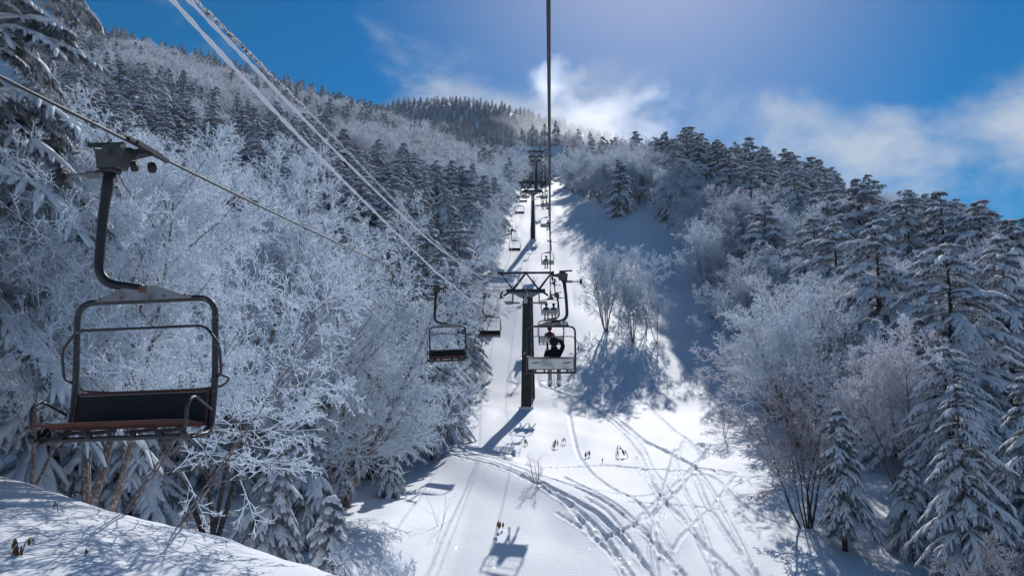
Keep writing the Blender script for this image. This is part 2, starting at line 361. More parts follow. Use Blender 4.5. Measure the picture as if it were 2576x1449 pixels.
# animal prints on the near mound
_pr = []
for (a0, a1, b0, b1, n_) in ((255, 1285, 330, 1420, 13), (330, 1420, 500, 1449, 9), (30, 1418, 120, 1425, 4), (90, 1300, 200, 1340, 5)):
    for k in range(n_):
        t_ = (k + .5) / n_; q_ = gp(a0 + (b0 - a0) * t_ + (6 if k % 2 else -6), a1 + (b1 - a1) * t_, 6, 30); _pr.append(q_[:2])
_mm = (GY > 5) & (GY < 26) & (GX < 1); _xs, _ys = GX[_mm], GY[_mm]; _a = np.zeros(len(_xs))
for q_ in _pr: _a -= .045 * np.exp(-(((_xs - q_[0]) / .075) ** 2 + ((_ys - q_[1]) / .11) ** 2))
GZ[_mm] += _a + .02 * vnoise(_xs * 2.2, _ys * 1.4, 31) * vnoise(_xs * .5, _ys * .6, 32)
_k, _n = GX.shape
_i = np.arange(_k - 1)[:, None] * _n; _j = np.arange(_n)[None]; _j2 = (_j + 1) % _n
GQ = np.stack([_i + _j, _i + _n + _j, _i + _n + _j2, _i + _j2], -1).reshape(-1, 4)[:, ::-1]
ground = link('snow_ground', mesh_np('snow_ground', np.stack([GX, GY, GZ], -1), GQ, None, [M['snow']]))
kind(ground, 'structure'); ground['label'] = 'snow-covered mountainside with ski tracks under the lift'
# ------------------------------------------------------------------ tree builders
def rnd_perp(rng, D):
    a = rng.normal(size=D.shape); a -= (a * D).sum(-1, keepdims=True) * D
    return a / (np.linalg.norm(a, axis=-1, keepdims=True) + 1e-9)
def polyl(rng, P0, D, L, K, wob, up):
    """branch polylines (N, K, 3) that wobble and bend towards the sky"""
    N = len(P0); out = np.zeros((N, K, 3)); out[:, 0] = P0; d = D.copy()
    for k in range(1, K):
        d = d + rnd_perp(rng, d) * wob * rng.rand(N, 1); d[:, 2] += up; d /= np.linalg.norm(d, axis=1, keepdims=True)
        out[:, k] = out[:, k - 1] + d * (L / (K - 1))[:, None]
    return out
def kids(rng, P, L, n, t0, ang, lf, keep=None):
    """n children on each polyline: start, direction, length"""
    N, K, _ = P.shape
    t = t0 + (1 - t0) * (np.arange(n)[None] + rng.rand(N, n)) / n
    f = t * (K - 1); i = np.minimum(f.astype(int), K - 2); fr = (f - i)[..., None]
    a = P[np.arange(N)[:, None], i]; b = P[np.arange(N)[:, None], i + 1]
    p = a + (b - a) * fr; d = (b - a); d /= np.linalg.norm(d, axis=-1, keepdims=True) + 1e-9
    an = np.radians(ang[0] + (ang[1] - ang[0]) * rng.rand(N, n))[..., None]
    q = rnd_perp(rng, d); nd = d * np.cos(an) + q * np.sin(an)
    l = L[:, None] * lf * (1.15 - .6 * t) * (.65 + .7 * rng.rand(N, n))
    return p.reshape(-1, 3), nd.reshape(-1, 3), l.ravel()
def birch(seed, H, stems=4, spread=.32, n=(9, 7, 6, 4), lf=(.48, .5, .5, .55), tw=.012, t0=.30, rb=.055, brown=False, dark=False, lean=(0, 0), up=(.05, .07, .05, .02, .0), kl=2, feath=3):
    """frosted broadleaf: trunk mesh (stems and limbs) and crown mesh (rimed twigs)"""
    rng = np.random.RandomState(seed)
    P0 = np.zeros((stems, 3)); P0[:, :2] = rng.normal(size=(stems, 2)) * .10 * (H / 6); P0[:, 2] = -.35
    D = np.zeros((stems, 3)); a = rng.rand() * 6 + np.arange(stems) / stems * 2 * math.pi
    s = spread * (.4 + .9 * rng.rand(stems)); D[:, 0] = np.cos(a) * s + lean[0]; D[:, 1] = np.sin(a) * s + lean[1]; D[:, 2] = 1
    if stems == 1: D[0] = (lean[0], lean[1], 1)
    D /= np.linalg.norm(D, axis=1, keepdims=True); L = H * (.78 + .22 * rng.rand(stems)) + .35
    tr, cw = MB(), MB()
    P = polyl(rng, P0, D, L, 8, .16, up[0]); rr = rb * (H / 6) * (.8 + .4 * rng.rand(stems))
    tr.sweep(P, rr[:, None] * np.linspace(1, .22, 8)[None], 7, cap=True)
    r = rr.mean() * .45
    for lv, k in enumerate(n):
        p, d, l = kids(rng, P, L, k, t0 if lv == 0 else .18, (30, 62) if lv < 2 else (28, 58), lf[lv])
        K = 6 if lv == 0 else (4 if lv == 1 else (kl if lv == len(n) - 1 else 3))
        P = polyl(rng, p, d, l, K, .30, up[lv + 1]); L = l
        r = max(r * .52, tw)
        if lv == 0: tr.sweep(P, (r * (.4 + .6 * np.minimum(1, l / l.mean())))[:, None] * np.linspace(1.15, .45, K)[None], 5, m=0)
        else:
            sides = 4 if lv == 1 else 3
            cw.sweep(P, max(r, tw * 1.1) * np.linspace(1.1, .55, K)[None] * (.8 + .4 * rng.rand(len(P), 1)), sides)
    if feath:                                   # short rime feathers along the last twigs
        a_, b_ = P[:, 0], P[:, -1]; N = len(P); t_ = .15 + .85 * rng.rand(N, feath, 1)
        p = a_[:, None] + (b_ - a_)[:, None] * t_; d = (b_ - a_); d = d / (np.linalg.norm(d, axis=1, keepdims=True) + 1e-9)
        d = np.repeat(d[:, None], feath, 1); q = rnd_perp(rng, d); an = np.radians(30 + 35 * rng.rand(N, feath, 1)); nd_ = d * np.cos(an) + q * np.sin(an)
        sd = np.cross(nd_, rng.normal(size=nd_.shape)); sd /= np.linalg.norm(sd, axis=-1, keepdims=True) + 1e-9
        ln_ = L[:, None, None] * (.30 + .45 * rng.rand(N, feath, 1)); hw = tw * (.75 + .5 * rng.rand(N, feath, 1))
        V = np.stack([p - sd * hw, p + sd * hw, p + nd_ * ln_], 2).reshape(-1, 3); cw.add(V, None, np.arange(len(V)).reshape(-1, 3))
    f = M['frost3'] if dark else (M['frost2'] if brown else M['frost'])
    return tr, cw, f
def spruce(seed, H, R, whorls=16, per=6, fing=8, K=5, sides=6, ndl=9, t0=.10, snow=1.0, droop=.62, far=False, rime=False, fsc=1.0, ribw=1.0, bl=1.0):
    rng = np.random.RandomState(seed)
    tr, nd, sn = MB(), MB(), MB()
    zs = np.linspace(0, 1, 9)
    P = np.zeros((1, 9, 3)); P[0, :, 2] = -.4 + (H + .4) * zs; P[0, :, 0] = .02 * H * (rng.rand(9) - .5) * zs * (1 - zs) * 2
    tr.sweep(P, (.022 * H * (1 - .93 * zs))[None], 4 if far else 7, cap=True)
    wz = np.repeat(t0 + (.985 - t0) * (np.linspace(0, 1, whorls) ** .92), per)
    N = len(wz); wz = wz + rng.normal(size=N) * .6 * (1 - t0) / whorls
    wz = np.clip(wz, t0, .985)
    az = np.tile(np.arange(per) / per * 2 * math.pi, whorls) + np.repeat(rng.rand(whorls) * 6.28, per) + rng.normal(size=N) * .22
    ph = rng.rand(2) * 6.28
    L = R * ((1 - wz) ** (.58 + .2 * rng.rand())) * (.58 + .72 * rng.rand(N)) * (1 + .16 * np.sin(az + ph[0]) + .12 * np.sin(2 * az + 9 * wz + ph[1])) + .05 * R
    L = np.where(rng.rand(N) < .10, L * .35, L)
    low = np.clip((wz - t0) / (.35), 0, 1); L *= .72 + .28 * low
    p0 = .55 * wz - .12 + .12 * rng.normal(size=N); dr = droop * (1.05 - .35 * wz) * (.75 + .5 * rng.rand(N))
    t = np.linspace(0, 1, K)
    hd = np.stack([np.cos(az), np.sin(az)], 1)
    rib = np.zeros((N, K, 3))
    rib[:, :, 0] = hd[:, :1] * L[:, None] * t; rib[:, :, 1] = hd[:, 1:] * L[:, None] * t
    rib[:, :, 2] = (wz * H)[:, None] + L[:, None] * (p0[:, None] * t - dr[:, None] * t ** 2)
    w = (.050 * L + .030) * snow * ribw
    sn.sweep(rib + np.array([0, 0, .02]), w[:, None] * (np.array([.35, .9, 1.15, 1.0, .35]) if K == 5 else np.interp(t, [0, .4, .8, 1], [.35, 1, 1, .35]))[None] * ((.75 + .5 * rng.rand(N, K)) if K < 8 else (.45 + .95 * rng.rand(N, K))), sides, .75)
    # side sprays
    s = np.tile(np.linspace(.30, 1.0, fing), (N, 1)) + rng.normal(size=(N, fing)) * .04; s = np.clip(s, .2, 1)
    fi = s * (K - 1); i = np.minimum(fi.astype(int), K - 2); fr = (fi - i)[..., None]
    base = rib[np.arange(N)[:, None], i] * (1 - fr) + rib[np.arange(N)[:, None], i + 1] * fr
    sg = np.where(np.arange(fing) % 2 == 0, 1, -1)[None] * np.ones((N, 1)); sg[:, -1] = 0
    an = az[:, None] + sg * (.55 + .5 * rng.rand(N, fing)) * (1.15 - .35 * s)
    fl = L[:, None] * (.48 - .30 * s) * (.7 + .6 * rng.rand(N, fing)) * fsc + .04
    sl = p0[:, None] - 2 * dr[:, None] * s
    Kf = 3 if far else 4
    tf = np.linspace(0, 1, Kf)
    F = np.zeros((N, fing, Kf, 3))
    F[..., 0] = base[..., None, 0] + np.cos(an)[..., None] * fl[..., None] * tf
    F[..., 1] = base[..., None, 1] + np.sin(an)[..., None] * fl[..., None] * tf
    F[..., 2] = base[..., None, 2] + fl[..., None] * ((.45 * sl)[..., None] * tf - (.35 + .4 * rng.rand(N, fing))[..., None] * tf ** 2) + .015
    F = F.reshape(-1, Kf, 3); fl = fl.ravel(); NF = len(F)
    keep = rng.rand(NF) < .93
    wf = ((.115 if far else .105) * fl + (.03 if far else .026)) * snow * (.7 + .6 * rng.rand(NF))
    pr = np.interp(tf, [0, .33, .67, 1], [.5, 1.0, 1.1, .45])
    sn.sweep(F[keep], 1.0 * (wf[:, None] * pr[None] * (.75 + .5 * rng.rand(NF, Kf)))[keep], sides if not far else 4, .72)
    # needle fringe: short blades hanging along every spray and rib
    def blades(Q, wid, m):
        Nq, Kq, _ = Q.shape
        tt = rng.rand(Nq, m) * .98; f = tt * (Kq - 1); j = np.minimum(f.astype(int), Kq - 2); r_ = (f - j)[..., None]
        a, b = Q[np.arange(Nq)[:, None], j], Q[np.arange(Nq)[:, None], j + 1]
        p = a + (b - a) * r_; d = b - a; d /= np.linalg.norm(d, axis=-1, keepdims=True) + 1e-9
        side = np.cross(d, np.array([0, 0, 1.0])); side /= np.linalg.norm(side, axis=-1, keepdims=True) + 1e-9
        sgn = np.where(rng.rand(Nq, m) < .5, -1, 1)[..., None]; W_ = wid[:, None, None]
        p = p - np.array([0, 0, 1.0]) * W_ * .25
        b2 = W_ * (.42 + .4 * rng.rand(Nq, m, 1))
        tip = p + side * sgn * W_ * (.6 + 1.5 * rng.rand(Nq, m, 1)) + d * W_ * (.3 + 1.3 * rng.rand(Nq, m, 1)) - np.array([0, 0, 1.0]) * W_ * (.5 + 1.6 * rng.rand(Nq, m, 1))
        V = np.stack([p - d * b2, p + d * b2, tip], 2).reshape(-1, 3)
        nd.add(V, None, np.arange(len(V)).reshape(-1, 3))
    bs = bl * (2.5 if K == 3 else 1.5 if far else 1.15)
    blades(F, (wf + .012) * bs, ndl); blades(rib, (w / ribw + .015) * bs, ndl)
    return tr, nd, sn
def joined(parts, name):
    """several builders as one mesh with one material each"""
    b = MB(); ms_ = []
    for k, (p, m) in enumerate(parts):
        ms_.append(m); off = b.n
        b.V += p.V; b.Q += [q + off for q in p.Q]; b.T += [t_ + off for t_ in p.T]
        b.qm += [np.full(len(q), k) for q in p.Q]; b.tm += [np.full(len(t_), k) for t_ in p.T]; b.n += p.n
    return b.mesh(name, ms_)
def spruce_meshes(*a, **k):
    tr, nd, sn = spruce(*a, **k)
    return [('trunk', tr.mesh('trunk', [M['dark_bark']])), ('crown', nd.mesh('crown', [M['needle_rime' if k.get('rime') else 'needle']], False)), ('snow_cover', sn.mesh('snow_cover', [M['tree_snow']]))]
def birch_meshes(*a, **k):
    tr, cw, f = birch(*a, **k)
    return [('trunk', tr.mesh('trunk', [M['dark_bark' if k.get('dark') else 'bark']])), ('crown', cw.mesh('crown', [f], False))]
def spruce_one(*a, **k):
    tr, nd, sn = spruce(*a, **k); return joined([(tr, M['dark_bark']), (nd, M['needle']), (sn, M['tree_snow'])], 'snowy_spruce')
def birch_one(*a, **k):
    tr, cw, f = birch(*a, **k); return joined([(tr, M['bark']), (cw, f)], 'frosted_birch')
def plant(name, meshes, label, cat, x, y, scale=1.0, rz=0.0, group=None, dz=0.0, tilt=(0, 0)):
    z = h1(x, y) + dz
    if isinstance(meshes, list):
        o = thing(name, label, cat, (x, y, z), rz, group)
        for pn, me in meshes: link(pn, me, o)
    else:
        o = link(name, meshes); o.location = (x, y, z); tag(o, label, cat, group)
    o.rotation_euler = (tilt[0], tilt[1], rz)
    o.scale = (scale,) * 3 if np.isscalar(scale) else scale
    return o
# ------------------------------------------------------------------ forest
HI_S = [spruce_meshes(100 + i, 8.0, (2.5, 3.1, 2.8, 2.35)[i], (17, 15, 18, 16)[i], 7, 17, K=8, sides=5, ndl=7, fsc=.62, ribw=1.2, snow=(1.05, 1.2, .92, 1.1)[i], droop=(.62, .5, .75, .6)[i]) for i in range(4)]
LO_S = [spruce_one(200 + i, 8.0, (1.9, 2.4, 2.1, 1.7)[i], 13, 6, 5, K=4, sides=4, ndl=5, t0=.05, far=True) for i in range(4)]
FAR_S = [spruce_one(300 + i, 8.0, (2.7, 3.3, 2.9)[i], 10, 7, 2, K=3, sides=3, ndl=10, t0=.03, far=True, snow=.62) for i in range(3)]
HI_B = [birch_meshes(400 + i, 6.5, 4 + i % 2, .36, (10, 8, 6, 4), tw=.0092, brown=(i == 1)) for i in range(4)]
LO_B = [birch_one(500 + i, 6.5, 4, .36, (9, 7, 6), lf=(.5, .52, .6), tw=.022, brown=(i == 1)) for i in range(3)]
FAR_B = [birch_one(600 + i, 6.5, 3, .34, (9, 8), lf=(.5, .7), tw=.05) for i in range(3)]

BLOCK = []          # (x, y, radius): spots kept free for the trees placed one by one
def hero(name, meshes, native, label, px, d, height, rz=0.0, group=None, py=1000, dz=0.0, tilt=(0, 0), wide=1.0, rad=None):
    p = at(px, py, d); s = height / native
    BLOCK.append((p[0], d, rad if rad is not None else .24 * height))
    return plant(name, meshes, label, 'tree' if 'shrub' not in name else 'shrub', p[0], d, (s * wide, s * wide, s), rz, group, dz, tilt)
B_MOUND = birch_meshes(11, 5.6, 4, .30, (12, 9, 8, 5), lf=(.46, .48, .48, .52), tw=.0056, t0=.22, rb=.060, lean=(.10, .05))
B_MOUND2 = birch_meshes(12, 4.2, 3, .30, (10, 8, 7, 5), lf=(.5, .5, .5, .55), tw=.005, t0=.2, rb=.05, lean=(.25, .0))
B_BIG = birch_meshes(13, 8.8, 5, .50, (14, 10, 8, 5), lf=(.42, .46, .46, .50), feath=2, tw=.0085, t0=.12, rb=.065)
B_LEAN = birch_meshes(14, 3.2, 2, .25, (8, 7, 5, 3), lf=(.5, .5, .5, .5), tw=.0055, t0=.25, rb=.032, lean=(.75, .1), up=(.02, .05, .04, .02, 0))
B_SHRUB = birch_meshes(15, 3.0, 7, .42, (8, 6, 5, 3), lf=(.42, .45, .5, .5), tw=.0075, t0=.35, rb=.05, dark=True)
B_THIN = birch_meshes(16, 6.3, 5, .26, (13, 6, 5, 3), lf=(.34, .50, .52, .55), up=(.04, .12, .10, .06, .04), tw=.0105, t0=.18, rb=.045)
B_THIN2 = birch_meshes(18, 6.3, 3, .30, (12, 6, 5, 3), lf=(.36, .50, .52, .55), up=(.04, .10, .09, .06, .04), tw=.0105, t0=.2, rb=.042)
S_LEFT = spruce_meshes(21, 9.5, 2.7, 20, 7, 26, K=9, sides=4, ndl=18, t0=.20, snow=.70, rime=True, fsc=.46, ribw=1.15)
S_SMALL = spruce_meshes(22, 2.6, .85, 12, 7, 12, sides=5, ndl=14, t0=.12, snow=.9, droop=1.15, fsc=.75, ribw=1.3)
S_SMALL2 = spruce_meshes(23, 3.2, .72, 13, 6, 9, sides=5, ndl=18, t0=.2, snow=.7, droop=1.0, rime=True)
S_RIGHT = spruce_meshes(24, 5.0, 1.5, 17, 7, 18, sides=4, ndl=18, t0=.08, snow=.62, droop=.8, rime=True, fsc=.62, ribw=1.3)

# left-hand side
hero('frosted_birch', B_MOUND, 5.6, 'tall frosted birch with brown stems rising behind the nearest empty chair', 235, 14.2, 7.6, .4, py=1240)
hero('frosted_birch', B_MOUND2, 4.2, 'frosted birch with bare brown trunks at the left edge of the near snow mound', 60, 14.3, 5.3, 1.9, py=1220)
hero('frosted_birch', B_LEAN, 3.2, 'slanting frosted sapling on the mound below the nearest empty chair', 262, 12.3, 4.2, 0.0, py=1260)
hero('frosted_birch', B_LEAN, 3.2, 'slanting frosted sapling leaning right over the edge of the mound', 395, 11.9, 4.2, .25, py=1280)
hero('frosted_birch', B_BIG, 8.8, 'wide round white frosted birch filling the gully left of the lift', 850, 30.5, 12.2, 1.0, py=1150, rad=4.0)
hero('frosted_birch', HI_B[0], 6.5, 'frosted birch crown between the nearest chair and the wide round birch', 560, 24.0, 10.0, 2.0, py=1100, rad=3)
hero('frosted_birch', HI_B[2], 6.5, 'frosted birch standing behind the tall birch by the left hillside', 430, 28.0, 11.5, .3, py=1100, rad=3)
hero('snowy_spruce', S_LEFT, 9.5, 'large snow-laden spruce cut off by the left picture edge', -125, 13.4, 13.0, .35, py=1100, rad=2.5)
hero('snowy_spruce', HI_S[0], 8.0, 'snow-laden spruce behind the nearest chair at the left edge', 110, 19.5, 10.5, 1.2, py=1100, rad=2.5)
hero('snowy_spruce', HI_S[1], 8.0, 'snow-laden spruce half hidden behind the tall frosted birch', 330, 21.0, 8.0, 2.2, py=1100, rad=2)
for i, (px, d, hh, rz, py, lb) in enumerate([
    (830, 17.5, 3.5, .3, 1390, 'small snow-heavy spruce at the right end of the gully behind the mound'),
    (690, 19.5, 3.3, 1.4, 1330, 'small snow-heavy spruce in the gully with a thin dark trunk beside it'),
    (985, 33.5, 2.6, .9, 1240, 'short stubby snow-heavy spruce beside the ski traverse'),
    (770, 24.0, 4.0, 2.9, 1200, 'small snow-heavy spruce under the wide round birch')]):
    hero('snowy_spruce', S_SMALL, 2.6, lb, px, d, hh, rz, 'small snow-laden spruces in the left gully', py=py, rad=.8)
hero('snowy_spruce', S_SMALL2, 3.2, 'slim snowy spruce on a bare thin trunk beside the ski traverse', 1086, 41.0, 4.8, .6, py=1160, rad=.8)
hero('snowy_spruce', HI_S[2], 8.0, 'snow-laden spruce directly behind the second empty chair', 1105, 46.0, 6.4, .2, py=1050, rad=2)
hero('snowy_spruce', HI_S[3], 8.0, 'snowy spruce at the treeline left of the third empty chair', 1165, 62.0, 8.6, 1.7, py=900, rad=2)
hero('snowy_spruce', HI_S[1], 8.0, 'tall snowy spruce at the treeline where the frosted cables cross', 1085, 60.0, 10.0, .9, py=900, rad=2.4)
hero('frosted_birch', HI_B[1], 6.5, 'frosted birch at the treeline left of the first lift tower', 1205, 70.0, 6.0, .9, py=850, rad=2)
hero('frosted_birch', HI_B[3], 6.5, 'frosted birch beside the spruces above the second empty chair', 1110, 50.0, 4.2, .2, py=980, rad=2)
# right-hand side
for px, d_, hh, rz_0, lb in ((1527, 74.5, 8.3, .3, 'slender frosted birch with two dark stems at the left of the pale clump'), (1562, 79.0, 5.4, 1.3, 'frosted birch second from the left in the pale clump on the open slope'),
                         (1588, 71.5, 6.2, 2.2, 'frosted birch in the middle of the pale clump on the open slope'), (1626, 75.5, 7.4, 4.0, 'tall frosted birch right of the middle of the pale clump'),
                         (1650, 71.0, 4.9, 5.2, 'outermost frosted birch at the right of the pale clump on the open slope')):
    hero('frosted_birch', B_THIN if px in (1527, 1588) else B_THIN2, 6.3, lb, px, d_, hh, rz_0, py=840, rad=1, wide=1.1)
hero('frosted_shrub', B_SHRUB, 3.0, 'many-stemmed brown shrub at the right edge of the tracked slope', 2032, 32.0, 5.2, .5, py=1290, rad=1)
hero('snowy_spruce', S_SMALL2, 3.2, 'slim young snowy spruce with a bare trunk beside the brown shrub', 2124, 30.0, 5.4, 2.6, py=1340, rad=1)
hero('snowy_spruce', S_SMALL, 2.6, 'short drooping snowy spruce in the shade right of the brown shrub', 2300, 30.5, 3.6, 1.0, py=1320, rad=.8)
hero('frosted_birch', HI_B[1], 6.5, 'rounded brown frosted birch in the shaded hollow on the right', 2275, 36.0, 7.4, 1.3, py=1230, rad=1.6)
hero('snowy_spruce', S_RIGHT, 5.0, 'dense snow-dusted spruce at the lower right corner', 2440, 26.5, 7.2, .6, py=1440, rad=1.6)
hero('snowy_spruce', S_RIGHT, 5.0, 'snow-dusted spruce cut off by the right picture edge', 2620, 27.5, 7.2, 2.9, py=1400, rad=1.6)
hero('frosted_shrub', B_SHRUB, 3.0, 'leafless frosted shrub in the lower right corner of the picture', 2520, 22.0, 3.2, 2.5, py=1440, rad=.6)
hero('frosted_birch', HI_B[3], 6.5, 'broad frosted birch with purple-brown twigs right of the open slope', 2010, 44.0, 9.4, .8, py=1080, rad=3.0)
hero('frosted_birch', HI_B[1], 6.5, 'frosted birch behind the broad purple-brown birch on the right', 2090, 52.0, 9.5, 3.1, py=1050, rad=2)
hero('snowy_spruce', HI_S[0], 8.0, 'tall snow-laden spruce with spread tiers at the right', 2235, 46.0, 13.5, .4, py=1100, rad=2.6)
hero('snowy_spruce', HI_S[2], 8.0, 'large wide snow-laden spruce near the right picture edge', 2420, 40.0, 11.5, 2.4, py=1150, wide=1.25, rad=3)
hero('snowy_spruce', HI_S[3], 8.0, 'snow-laden spruce beyond the wide spruce at the right edge', 2560, 45.0, 11.5, 1.4, py=1100, rad=3)
hero('snowy_spruce', HI_S[1], 8.0, 'snow-laden spruce rising behind the birch on the right bank', 1935, 80.0, 11.5, .5, py=800, rad=2.4)
hero('frosted_birch', HI_B[0], 6.5, 'frosted birch clump with snowy base on the right bank above the shade', 1790, 80.0, 8.4, 2.5, py=790, rad=2.4)
hero('snowy_spruce', S_SMALL, 2.6, 'low snow-heaped spruce at the foot of the birch clump on the right bank', 1800, 77.5, 2.8, 2.5, py=790, rad=1)
hero('snowy_spruce', HI_S[2], 8.0, 'tall twin-topped snowy spruce on the right skyline', 1700, 108.0, 12.5, .1, py=560, rad=2)
hero('snowy_spruce', HI_S[0], 8.0, 'tallest snowy spruce of the cluster on the right skyline', 1735, 112.0, 13.0, 3.1, py=560, rad=2)
hero('snowy_spruce', HI_S[3], 8.0, 'snowy spruce right of the tall cluster on the right skyline', 1765, 110.0, 12.0, 2.0, py=560, rad=2)
hero('snowy_spruce', HI_S[1], 8.0, 'slim snowy spruce among frosted birches above the shaded slope', 1560, 118.0, 9.5, 2.0, py=560, rad=2)

for k, (px, d, hh, lb) in enumerate([
    (1610, 121, 8.0, 'frosted birch at the right edge of the clearing below the tall spruces'), (1580, 124, 8.5, 'round frosted birch on the right bank level with the second tower'),
    (1540, 132, 8.5, 'frosted birch beside the slim spruce on the right bank'), (1505, 142, 8.5, 'frosted birch halfway along the right bank'),
    (1470, 152, 9.0, 'frosted birch near the upper end of the right bank'), (1440, 170, 9.0, 'uppermost frosted birch on the right bank beside the lift line'),
    (1322, 229, 9.0, 'frosted birch closing the clearing left of the farthest tower'), (1350, 233, 8.0, 'frosted birch right behind the farthest tower'), (1372, 231, 8.5, 'frosted birch just right of the farthest tower'),
    (1287, 196, 10.0, 'uppermost frosted birch at the left edge of the lift line'), (1272, 170, 9.0, 'frosted birch left of the third tower'),
    (1256, 150, 8.5, 'frosted birch at the left edge of the clearing above the second tower'), (1240, 132, 8.5, 'frosted birch left of the second tower crossarm'),
    (1228, 118, 8.0, 'frosted birch left of the second tower mast'), (1214, 104, 7.5, 'frosted birch left of the second tower foot'),
    (1196, 92, 7.5, 'frosted birch above the third empty chair at the treeline')]):
    hero('frosted_birch', HI_B[(0, 2, 3, 2)[k % 4]], 6.5, lb, px, d, hh, k * 1.3, py=560, rad=1.5)

for k, (px, d, hh, lb) in enumerate([
    (2105, 60, 13.5, 'broad snow-laden spruce between the birches on the right'), (2172, 80, 14.0, 'spruce topping the right skyline behind the spread-tiered spruce'), (2292, 75, 14.0, 'pointed spruce on the right skyline left of the wide spruce'),
    (2380, 72, 14.5, 'tall spruce standing on the skyline above the wide right-hand spruce'), (2475, 68, 14.5, 'pointed spruce on the skyline near the right picture edge'), (2556, 62, 13.5, 'last spruce on the skyline at the right picture edge'),
    (2330, 56, 11.0, 'dense snowy spruce filling the gap behind the wide right-hand spruce'), (2160, 55, 10.0, 'snowy spruce just left of the spread-tiered spruce'), (2500, 50, 11.0, 'broad snowy spruce behind the right-hand edge trees'),
    (2055, 70, 12.0, 'snow-laden spruce above the broad purple-brown birch'), (2010, 96, 12.0, 'pointed spruce on the right skyline above the purple-brown birch'), (1845, 104, 11.5, 'pointed spruce on the skyline right of the tall cluster'), (1900, 100, 11.0, 'broad spruce on the skyline above the right bank'), (2090, 88, 12.0, 'spruce on the skyline between two pointed ones on the right'),
    (2360, 33, 7.5, 'heavily snowed spruce behind the lower right corner trees'), (2230, 42, 6.5, 'low broad spruce under the spread-tiered spruce')]):
    hero('snowy_spruce', HI_S[k % 4], 8.0, lb, px, d, hh, k * 1.7, py=700, rad=2.2, wide=1.18)

for k, (px, d, hh, lb) in enumerate([
    (2140, 64, 9.0, 'frosted birch between the two tall spruces on the right'), (2265, 62, 9.5, 'frosted birch right of the spread-tiered spruce'), (2345, 63, 10.0, 'frosted birch left of the wide right-hand spruce'),
    (2440, 56, 9.5, 'frosted birch showing above the wide right-hand spruce'), (2525, 57, 10.0, 'frosted birch near the right edge below the skyline spruces'), (1985, 82, 9.5, 'frosted birch above the broad purple-brown birch'),
    (1880, 90, 9.0, 'frosted birch beside the spruce on the right bank'), (1850, 66, 6.5, 'small frosted birch at the edge of the right-hand wood'), (1920, 54, 6.0, 'low frosted birch where the open slope meets the wood'),
    (1332, 244, 8.0, 'distant frosted birch left of the farthest tower top'), (1362, 250, 8.5, 'distant frosted birch above the farthest tower'), (1386, 246, 7.0, 'distant frosted birch behind the hanging rope')]):
    hero('frosted_birch', HI_B[(1, 3, 1, 0)[k % 4]], 6.5, lb, px, d, hh, k * 1.1, py=700, rad=1.6)

# scattered forest: candidate spots on the slopes in view, thinned to a spacing that grows with distance
rng = np.random.RandomState(7)
def clearing(x, y):
    lim_r = np.interp(y, [0, 20, 40, 60, 80, 100, 115, 132, 150, 190, 228], [10, 11, 14.0, 16, 18, 18.5, 15.5, 8.5, 5.4, 3.6, 4])
    lim_l = np.interp(y, [0, 30, 50, 100, 150, 212, 230], [-8.6, -8.6, -8.8, -8.6, -8.8, -9.5, 1.0])
    st = .012 * y + 1.2 * np.sin(y / 31) + .8 * np.sin(y / 11)             # thin snow lane climbing on beyond the lift
    return np.where(y < 230, (x > lim_l) & (x < lim_r), (np.abs(x - st) < 2.3 + .8 * np.sin(y / 17)) & (y < 560))
def edge_gap(x, y):
    return x - np.interp(y, [0, 20, 40, 60, 80, 100, 115, 132, 150, 190, 228], [10, 11, 14.0, 16, 18, 18.5, 15.5, 8.5, 5.4, 3.6, 4])
def scatter(y0, y1, u0, u1, space, n, lo_y=False):
    y = np.sqrt(y0 ** 2 + (y1 ** 2 - y0 ** 2) * rng.rand(n)); u = u0 + (u1 - u0) * rng.rand(n); x = u * y
    m = ~clearing(x, y); x, y = x[m], y[m]
    cell = {}; keep = []
    for i in range(len(x)):
        s = space; a, b = int(x[i] // s), int(y[i] // s); ok = True
        for p in range(a - 1, a + 2):
            for q in range(b - 1, b + 2):
                j = cell.get((p, q))
                if j is not None and (x[i] - x[j]) ** 2 + (y[i] - y[j]) ** 2 < s * s: ok = False; break
            if not ok: break
        if ok:
            for bx_, by_, br in BLOCK:
                if (x[i] - bx_) ** 2 + (y[i] - by_) ** 2 < br * br: ok = False; break
        if ok: cell[(a, b)] = i; keep.append(i)
    return np.stack([x[keep], y[keep]], 1)
near = np.concatenate([scatter(18, 100, -.82, .80, 3.1, 6000), scatter(100, 200, -.82, .80, 3.7, 9000)])
mid = scatter(200, 330, -.82, .35, 4.4, 9000)
far = scatter(330, 800, -.42, .36, 4.4, 45000)
pts = np.concatenate([near, mid]); d = pts[:, 1]
# drop what lies in front of the mound or behind the right-hand ridge
ok = ~((pts[:, 0] > 26) & (pts[:, 1] > 165)) & ~((pts[:, 0] < -4) & (pts[:, 1] < 24)) & ~((pts[:, 0] > 0) & (pts[:, 1] < 44))
pts = pts[ok]; z = hgt(pts[:, 0], pts[:, 1])
mixn = vnoise(pts[:, 0] / 26 + 3, pts[:, 1] / 22, 41) + .6 * vnoise(pts[:, 0] / 9, pts[:, 1] / 8, 42)
thr = np.where(pts[:, 0] < 0, np.interp(pts[:, 1], [20, 40, 50, 105, 135, 250, 285], [-.2, .1, .65, .5, -.1, -.1, .6]), np.interp(pts[:, 1], [20, 60, 110, 150], [-.2, -.15, -.1, .1]))
isS = (mixn < thr) & ~((pts[:, 0] > 0) & (edge_gap(pts[:, 0], pts[:, 1]) < 7) & (rng.rand(len(pts)) < .85))
u_ = pts[:, 0] / pts[:, 1]
hS = np.where(isS, 8.5 + 2.2 * rng.rand(len(pts)), 6.0 + 2.2 * rng.rand(len(pts)))
